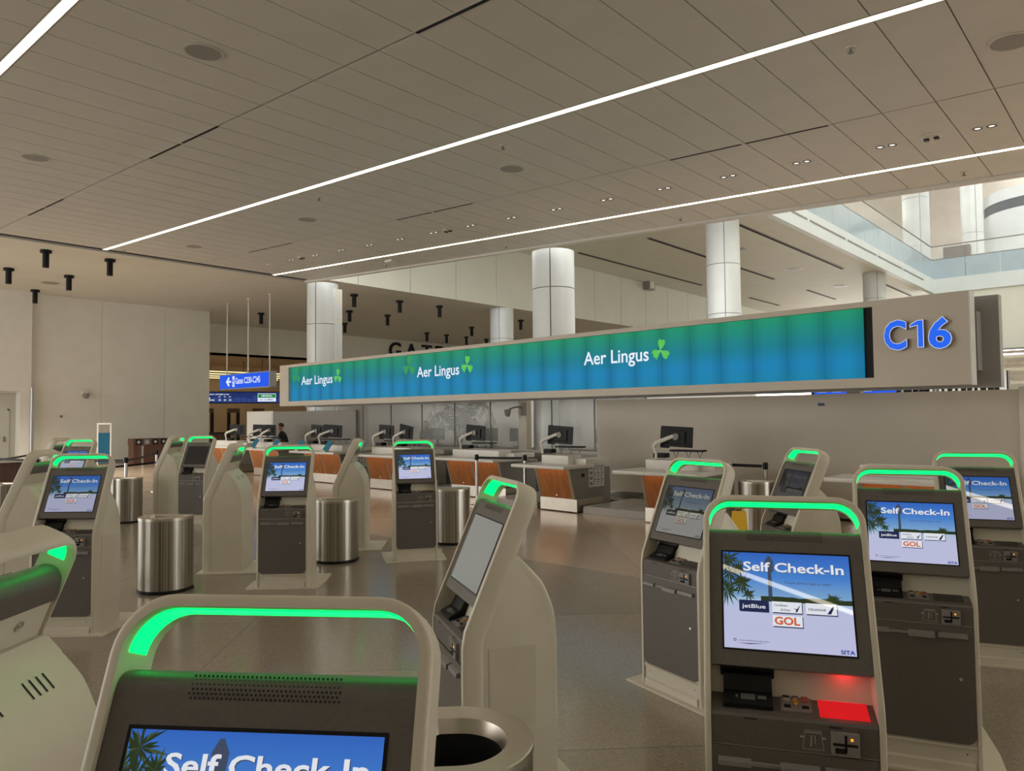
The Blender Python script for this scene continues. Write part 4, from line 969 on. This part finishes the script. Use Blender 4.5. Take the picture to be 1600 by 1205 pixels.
# ------------------------------------------------------------------ people
def person(x, y, z, yaw, label, lean=.12, arm=(.30,.95), scale=1.0):
    """standing figure facing -y locally, one skinned body with hair as a child"""
    me = bpy.data.meshes.new('person'); V = []; E_ = []; Rr = []
    def v(p, r, par=None):
        V.append(p); Rr.append(r)
        if par is not None: E_.append((par, len(V)-1))
        return len(V)-1
    pel = v((0,0,.95), (.16,.12)); sp = v((0,-lean*.3,1.12), (.15,.115), pel); ch = v((0,-lean*.7,1.32), (.175,.125), sp); nb = v((0,-lean,1.46), (.075,.07), ch)
    nk = v((0,-lean-.02,1.515), (.066,.066), nb); hd = v((0,-lean-.055,1.585), (.090,.104), nk); hd2 = v((0,-lean-.05,1.665), (.098,.116), hd); hd3 = v((0,-lean-.03,1.735), (.068,.084), hd2)
    ns = v((0,-lean-.165,1.625), (.014,.016), hd)
    for s in (-1, 1):
        sh = v((s*.165,-lean*.9,1.41), (.062,.062), ch); el = v((s*.225,-lean-.04,1.14), (.045,.045), sh); wr = v((s*.14,-lean-arm[0],arm[1]+.08), (.030,.030), el)
        pa = v((s*.12,-lean-arm[0]-.07,arm[1]+.065), (.034,.018), wr)
        for q in range(4): 
            f1 = v((s*(.12+.018*(q-1.5)),-lean-arm[0]-.125-.006*(q in (1,2)),arm[1]+.052), (.0085,.0085), pa); v((s*(.12+.019*(q-1.5)),-lean-arm[0]-.155-.01*(q in (1,2)),arm[1]+.035), (.0075,.0075), f1)
        t1 = v((s*.075,-lean-arm[0]-.075,arm[1]+.055), (.009,.009), pa); v((s*.065,-lean-arm[0]-.11,arm[1]+.045), (.008,.008), t1)
        hp = v((s*.09,0,.88), (.088,.09), pel); kn = v((s*.10,-.015,.48), (.060,.062), hp); an = v((s*.105,.01,.09), (.040,.045), kn); v((s*.11,-.13,.035), (.040,.032), an)
    me.from_pydata(V, E_, []); me.update()
    o = bpy.data.objects.new('person', me); col.objects.link(o)
    md = o.modifiers.new('skin', 'SKIN'); md.use_smooth_shade = True
    for i, sv in enumerate(me.skin_vertices[0].data): sv.radius = Rr[i]; sv.use_root = (i == pel)
    sd = o.modifiers.new('sub', 'SUBSURF'); sd.levels = 1; sd.render_levels = 1
    dg = bpy.context.evaluated_depsgraph_get(); dg.update()
    nm = bpy.data.meshes.new_from_object(o.evaluated_get(dg)); bpy.data.objects.remove(o); bpy.data.meshes.remove(me)
    nm.materials.clear()
    for mt in (SKIN, CLOTH, mat('trousers',(0.02,0.02,0.024),.8), mat('shoe',(0.01,0.01,0.01),.4)): nm.materials.append(mt)
    for f in nm.polygons:
        c = f.center; f.use_smooth = True
        if c.z < .07: f.material_index = 3
        elif c.z < .97 and abs(c.y) < .2 and not (c.y < -.17): f.material_index = 2
        elif c.z < 1.475 and not ((c.y < -.235 and c.z < 1.25) or (abs(c.x) > .19 and c.z < 1.20)): f.material_index = 1
        else: f.material_index = 0
    p = link('person', nm); p.location = (x, y, z); p.scale = (scale,)*3; p.rotation_euler = (0, 0, R(yaw)); tag(p, label, 'person')
    b = MB(); rings = []
    for i in range(8):
        t = i/7; zz = 1.645+.140*t; rr = max(.004, math.sqrt(max(0, 1-(t*.98)**2)))
        rings.append([(.102*rr*math.cos(2*math.pi*k/16), -lean-.026+.122*rr*math.sin(2*math.pi*k/16)*(.72 if math.sin(2*math.pi*k/16) < 0 and t < .55 else 1), zz) for k in range(16)])
    b.loft(rings); b.build('hair', HAIR, p, 60)
    for s in (-1, 1):
        MB().lathe([(.0001,-.032),(.012,-.022),(.015,0),(.013,.02),(.0001,.032)], 8, M=Matrix.Translation((s*.092,-lean-.03,1.625))).build('ear', SKIN, p, 60)
        MB().lathe([(.0001,-.007),(.007,-.004),(.009,0),(.007,.004),(.0001,.007)], 8, M=Matrix.Translation((s*.032,-lean-.140,1.645))).build('eye', BLACK, p, 60)
    MB().box(-.025,.025,-lean-.146,-lean-.134,1.577,1.583).build('mouth', mat('lips',(0.28,0.10,0.08),.5), p)
    return p
person(-21.38, 12.96, 0, -52, 'agent in a black short sleeved shirt working at the far left desk', .20, (.30, 1.05), .90)
person(-18.0, 16.0, 0, 30, 'dim figure in dark clothes sitting behind the grey glass left of the palm', .14, (.30, 1.0), .92)

# ------------------------------------------------------------------ belt posts
def post(x, y, label, h=1.0):
    e = empty('belt_post', (x, y, 0)); tag(e, label, 'belt post', 'queue belt posts')
    MB().lathe([(.0001,0),(.17,0),(.17,.012),(.03,.035),(.0001,.035)], 24).build('base', CHROME, e, 40)
    MB().lathe([(.032,.03),(.032,h-.10)], 16).build('tube', CHROME, e, 60)
    MB().lathe([(.0001,h-.11),(.036,h-.11),(.040,h-.02),(.034,h),(.0001,h)], 16).build('head', BLACK, e, 40)
    return e
def belt(p, q, label, h=.94):
    p = Vector((*p, h)); q = Vector((*q, h)); d = (q-p); L = d.length; d.normalize()
    e = empty('queue_belt', tuple(p)); e.rotation_euler = (0, 0, math.atan2(d.y, d.x)); tag(e, label, 'queue belt', 'retractable queue belts')
    b = MB(); n = 8; sag = .02*L/3
    rings = []
    for i in range(n+1):
        t = i/n; z = -sag*4*t*(1-t); xq = .035+(L-.07)*t; rings.append([(xq,-.001,z-.024),(xq,.001,z-.024),(xq,.001,z+.024),(xq,-.001,z+.024)])
    b.loft(rings); b.build('webbing', BLACK, e); MB().box(L-.06,L-.03,-.006,.006,-.028,.028).build('clip', GREYP, e)
PO = [((-15.62,5.87),'belt post beside the distant steel bin on the left'),((-19.0,4.4),'leftmost belt post at the picture edge'),((-17.2,4.75),'belt post left before the brown counter, nearest of its pair'),((-17.9,5.1),'belt post just behind its neighbour at the far left'),((-18.6,7.7),'belt post with black head before the brown podium'),
      ((-24.7,7.14),'small distant belt post at the left with dark head'),((-10.30,10.45),'belt post left of the notice desk'),((-9.36,10.82),'belt post standing at the notice desk corner'),((-4.72,11.15),'belt post right of the dim kiosk before the beige wall')]
for (x, y), lab in PO: post(x, y, lab)
belt((-10.30,10.45),(-9.36,10.82),'short black belt between the two posts at the notice desk')
belt((-6.2,11.55),(-4.72,11.15),'black belt running from the nearest desk to the post before the beige wall')
belt((-19.0,4.4),(-15.62,5.87),'black belt across the far left queue')
belt((-15.62,5.87),(-18.6,7.7),'black belt before the brown podium')
belt((-19.0,4.4),(-24.7,7.14),'black belt receding to the far left wall', .90)
belt((-17.2,4.75),(-18.6,7.7),'second black belt of the left queue', .70)

# ------------------------------------------------------------------ far left furniture and signs
e = empty('brown_podium', (-30.5, 12.3, 0)); tag(e, 'dark wood podium with round emblems along its top before the left wall', 'podium')
MB().box(-.25,.25,-.66,.66,0,.72).build('body', DWOOD, e); MB().box(-.27,.27,-.68,.68,.72,1.0).build('top_panel', DWOOD, e)
for y in (-.48,-.16,.16,.48):
    b = MB(); b.box(.27,.28,y-.11,y+.11,.76,.97); p = b.build('emblem_plate', BLACK if y != -.16 else GREYP, e)
    MB().lathe([(.0001,0),(.06,0),(.06,.004),(.0001,.004)], 16, M=Matrix.Translation((.282,y,.865)) @ Matrix.Rotation(R(90),4,'Y')).build('emblem', LGREY, p)
MB().box(.25,.30,-.38,-.30,0,.72).build('leg_post', CHROME, e)
e = empty('wood_counter', (-20.6, 5.5, 0)); tag(e, 'low dark wood counter behind the belts at the far left', 'counter')
MB().box(-.3,.3,-2.2,1.3,0,.78).build('body', DWOOD, e); MB().box(-.4,.4,-2.25,1.35,.78,.84,bev=.01).build('top', STONE, e)
e = empty('digital_totem', (-27.9, 9.75, 0), R(75)); tag(e, 'slim free standing sign with teal screen before the left wall', 'totem')
b = MB(); b.box(-.22,-.18,-.04,.04,0,1.62); b.box(.18,.22,-.04,.04,0,1.62); b.box(-.22,.22,-.04,.04,1.58,1.64,bev=.015); b.build('frame', WHITE, e)
MB().box(-.18,.18,-.02,.02,.25,1.30).build('screen', TEAL, e); MB().box(-.30,.30,-.25,.25,0,.03).build('base', GREYP, e)
e = empty('security_camera', (XW, 10.5, 2.75)); tag(e, 'security camera dome on the left wall', 'camera')
MB().box(0,.14,-.12,.12,.0,.18,bev=.02).build('bracket', WHITE, e); MB().lathe([(.0001,-.16),(.08,-.13),(.12,-.03),(.12,.05),(.0001,.06)], 18, M=Matrix.Translation((.2,0,0))).build('dome', GREYP, e, 40)
e = empty('wall_box', (XW, 9.68, 1.9)); tag(e, 'tiny switch box on the left wall below the camera', 'switch box')
MB().box(0,.05,-.12,.12,-.12,.12,bev=.01).build('case', WHITE, e); MB().box(.05,.06,-.05,.05,-.05,.05).build('button', GREYP, e)
# security camera on the big column pier
e = empty('security_camera', (-11.82, 13.62, 1.92)); tag(e, 'security camera on a bracket beside the big column, under the sign', 'camera')
MB().box(-.05,.10,-.04,0,-.16,.16,bev=.01).build('bracket', GREYP, e); b = MB(); b.tube([(0,-.04,.05),(-.08,-.22,.05),(-.20,-.28,.0)], .025); b.build('arm', GREYP, e, 50)
MB().lathe([(.0001,-.14),(.05,-.12),(.08,-.03),(.08,.04),(.0001,.05)], 16, M=Matrix.Translation((-.24,-.3,-.05))).build('dome', GREYP, e, 40)
# hanging blue gate sign
e = empty('hanging_sign', (-27.83, 14.9, 2.95)); tag(e, 'blue hanging sign with white arrow reading Gates C230-C245', 'sign')
MB().box(-2.0,2.0,0,.30,0,.64,bev=.02).build('case', mat('case_grey',(0.42,0.43,0.43),.4), e)
fc = MB().box(-1.95,1.95,-.012,0,.04,.60).build('face', BLUES, e)
b = MB(); put_text(b, 'Gates C230-C245', -.62, .22, -.018, 1.95, .24, 0, .015)
b.add([(-1.42,-.018,.32),(-1.18,-.018,.52),(-1.10,-.018,.46),(-1.22,-.018,.36),(-.98,-.018,.36),(-.98,-.018,.28),(-1.22,-.018,.28),(-1.10,-.018,.18),(-1.18,-.018,.12)],[tuple(range(9))])
b.box(-.86,-.70,-.019,-.016,.10,.54); b.build('lettering', WHITEE, fc)
b = MB(); b.box(-.82,-.74,-.022,-.019,.30,.42); b.box(-.80,-.76,-.022,-.019,.16,.24); b.build('lift_symbol', BLUES, fc)
for x in (-1.65,.1,1.75): MB().lathe([(.028,.6),(.028,ZS-2.95-.03),(.09,ZS-2.95-.03),(.09,ZS-2.95)], 10, M=Matrix.Translation((x,.15,0))).build('rod', WHITE, e, 40)
# clock and queue display beyond
e = empty('queue_display', (-36.0, 19.0, 2.55)); tag(e, 'dark blue display board showing the time 1:22', 'display')
e.rotation_euler = (0, 0, R(62))
b = MB().box(-2.2,2.2,0,.15,-.02,.60).build('case', BLACK, e)
fc = MB().box(-2.15,2.15,-.012,0,.02,.56).build('screen', NAVY, e)
b = MB(); random.seed(3); x = -1.2
while x < 2.0: wd = random.uniform(.12,.3); b.box(x,x+wd,-.014,-.012,.06,.2+.2*random.random()); x += wd+.03
b.build('skyline', NAVY2, fc)
b = MB(); put_text(b,'1:22',-1.75,.12,-.018,.42,.17,0,.03); put_text(b,'PM',-1.3,.12,-.018,.14,.07,0,.03)
for k in range(3): put_text(b,'81',-.95+.25*k,.12,-.018,.11,.08,0,.02); put_text(b,'00',-.95+.25*k,.30,-.018,.09,.05,0,.02)
put_text(b,'TUESDAY, SEPTEMBER 20, 2022',-1.45,.42,-.018,1.0,.06,0,.02); b.box(.95,1.85,-.018,-.015,.08,.50); b.build('lettering', WHITEE, fc)
b = MB(); b.box(.97,1.83,-.021,-.018,.27,.47); gp2 = b.build('green_field', GREENP, fc)
b = MB(); put_text(b,'GENERAL',1.12,.33,-.024,.56,.09,0,.02); b.build('lettering', WHITEE, e)
b = MB(); put_text(b,'10-12 MIN',1.05,.14,-.024,.66,.07,0,.02); b.build('wait_time', NAVY, e)
# warm checkpoint area behind the opening
tag(MB().box(-44.2,-44,9,40,0,5.1).build('wall_checkpoint', WARM), kind='structure')
tag(MB().box(-44,-36.2,9,40,5.02,5.12).build('ceiling', WARM), 'checkpoint soffit', kind='structure')
for k in range(4):
    e = empty('warm_tube_light', (-43.2+k*2.0, 21, 4.2)); tag(e, ORD[3-k]+' warm tube light from the front under the checkpoint soffit', 'tube light', 'warm tube lights beyond the opening')
    MB().box(-.05,.05,-4.5,4.5,0,.05).build('tube', WARML, e); hb = MB(); hb.box(-.06,.06,-4.55,4.55,.05,.09); hb.build('housing', DWOOD, e)
    for q in (-4,0,4): MB().box(-.015,.015,q-.015,q+.015,.09,.83).build('hanger', DWOOD, e)
tag(MB().box(-40.2,-40,17.6,19.2,0,5.0).build('wall_checkpoint_pier', WARM), kind='structure')
for i, (x, y, wd, h) in enumerate([(-41.5,20.0,.7,2.1),(-41.5,21.6,.7,2.1),(-41.5,23.2,.7,2.1)]):
    e = empty('checkpoint_portal', (x, y, 0)); tag(e, ['left','middle','right'][i]+' dark screening portal deep in the warm checkpoint area', 'portal', 'dark portals in the checkpoint')
    b = MB(); b.box(-.1,.1,-wd/2,-wd/2+.12,0,h); b.box(-.1,.1,wd/2-.12,wd/2,0,h); b.build('jambs', BLACK, e); MB().box(-.1,.1,-wd/2,wd/2,h,h+.25).build('header', DWOOD, e)
for i, (x, y) in enumerate([(-34.2,16.6),(-35.0,20.8)]):
    e = empty('checkpoint_desk', (x, y, 0)); tag(e, ['brown wood checkpoint desk left beyond the wall end','dark checkpoint desk beyond the white board'][i], 'desk')
    MB().box(-.3,.3,-.7,.7,0,1.05).build('body', DWOOD, e); MB().box(-.34,.34,-.74,.74,1.05,1.1).build('top', BLACK, e)

# ------------------------------------------------------------------ bits on the right
e = empty('flight_display', (-7.3, 24.0, 2.25), R(0)); tag(e, 'blue flight display glimpsed in the gap under the airline sign', 'display')
b = MB(); b.box(-1.3,1.3,0,.12,-.3,.45); b.build('case', BLACK, e); fc = MB().box(-1.2,1.2,-.012,0,-.25,.40).build('screen', BLUES, e)
b = MB()
for k in range(5):
    for j in range(4): b.box(-1.1+.45*j,-1.1+.45*j+.28,-.015,-.012,-.18+k*.11,-.14+k*.11)
b.build('text_rows', WHITEE, fc)['kind'] = 'stuff'
for x in (-1.0,1.0): MB().box(x-.04,x+.04,.02,.10,-2.25,-.3).build('leg', GREYP, e)
for i, (x, y, wd) in enumerate([(-5.6,24.2,.9),(-3.9,22.5,1.6)]):
    e = empty('graphic_panel', (x, y, 1.6)); tag(e, ['left black and white patterned panel in the gap under the sign','right black and white patterned panel in the gap near the gate number'][i], 'panel')
    MB().box(-wd/2,wd/2,0,.05,0,1.2).build('board', PAPER, e)
    for q in (-1,1): MB().box(q*wd/2-.03,q*wd/2+.03,.0,.06,-1.6,1.2).build('leg', GREYP, e)
    b = MB(); random.seed(20+i)
    for k in range(9):
        x_ = -wd/2+.05+k*(wd-.2)/9; b.prism_y([(x_,.05),(x_+.1,.05),(x_+.1+.1*random.random(),1.15),(x_+.1*random.random(),1.15)], -.004, 0)
    b.build('pattern', BLACK, e)
e = empty('blue_gate_sign', (-1.36, 13.2, 2.02)); tag(e, 'small blue sign at the right picture edge above the beige wall end', 'sign')
MB().box(-.02,.5,0,.06,-.08,.16).build('face', BLUES, e); b = MB(); b.add([(.05,-.004,.04),(.12,-.004,.10),(.12,-.004,-.02)],[(0,1,2)]); b.build('arrow', WHITEE, e)
MB().lathe([(.02,-1.99),(.02,0)], 8, M=Matrix.Translation((.3,.03,0))).build('pole', GREYP, e)
e = empty('floor_sign', (-4.52, 9.75, 0), R(25)); e.scale = (.85, .85, .66); tag(e, 'low yellow folding floor sign seen through the handle of the red scanner kiosk', 'floor sign')
for s in (-1, 1):
    b = MB(); b.add([(-.15,s*.14,0),(.15,s*.14,0),(.11,s*.01,.62),(-.11,s*.01,.62),(-.15,s*.155,0),(.15,s*.155,0),(.11,s*.025,.62),(-.11,s*.025,.62)],[(0,1,2,3),(4,7,6,5),(0,4,5,1),(1,5,6,2),(2,6,7,3),(3,7,4,0)]); b.build('board', YELLOW, e)
b = MB(); b.tube([(-.05,0,.60),(-.05,0,.68),(.05,0,.68),(.05,0,.60)], .012, 6); b.build('handle', YELLOW, e)

# printed or tiny joined pieces
STUFF = ('lettering', 'slits', 'vent_slots', 'screws', 'keys', 'speaker_grille', 'printed_card_icon', 'printed_icon', 'printed_text', 'card_slot', 'ticket_tray', 'screen_picture', 'wait_time', 'lift_symbol', 'skyline', 'pattern', 'cables', 'stems')
for o in col.objects:
    if o.parent and o.name.split('.')[0] in STUFF: o['kind'] = 'stuff'
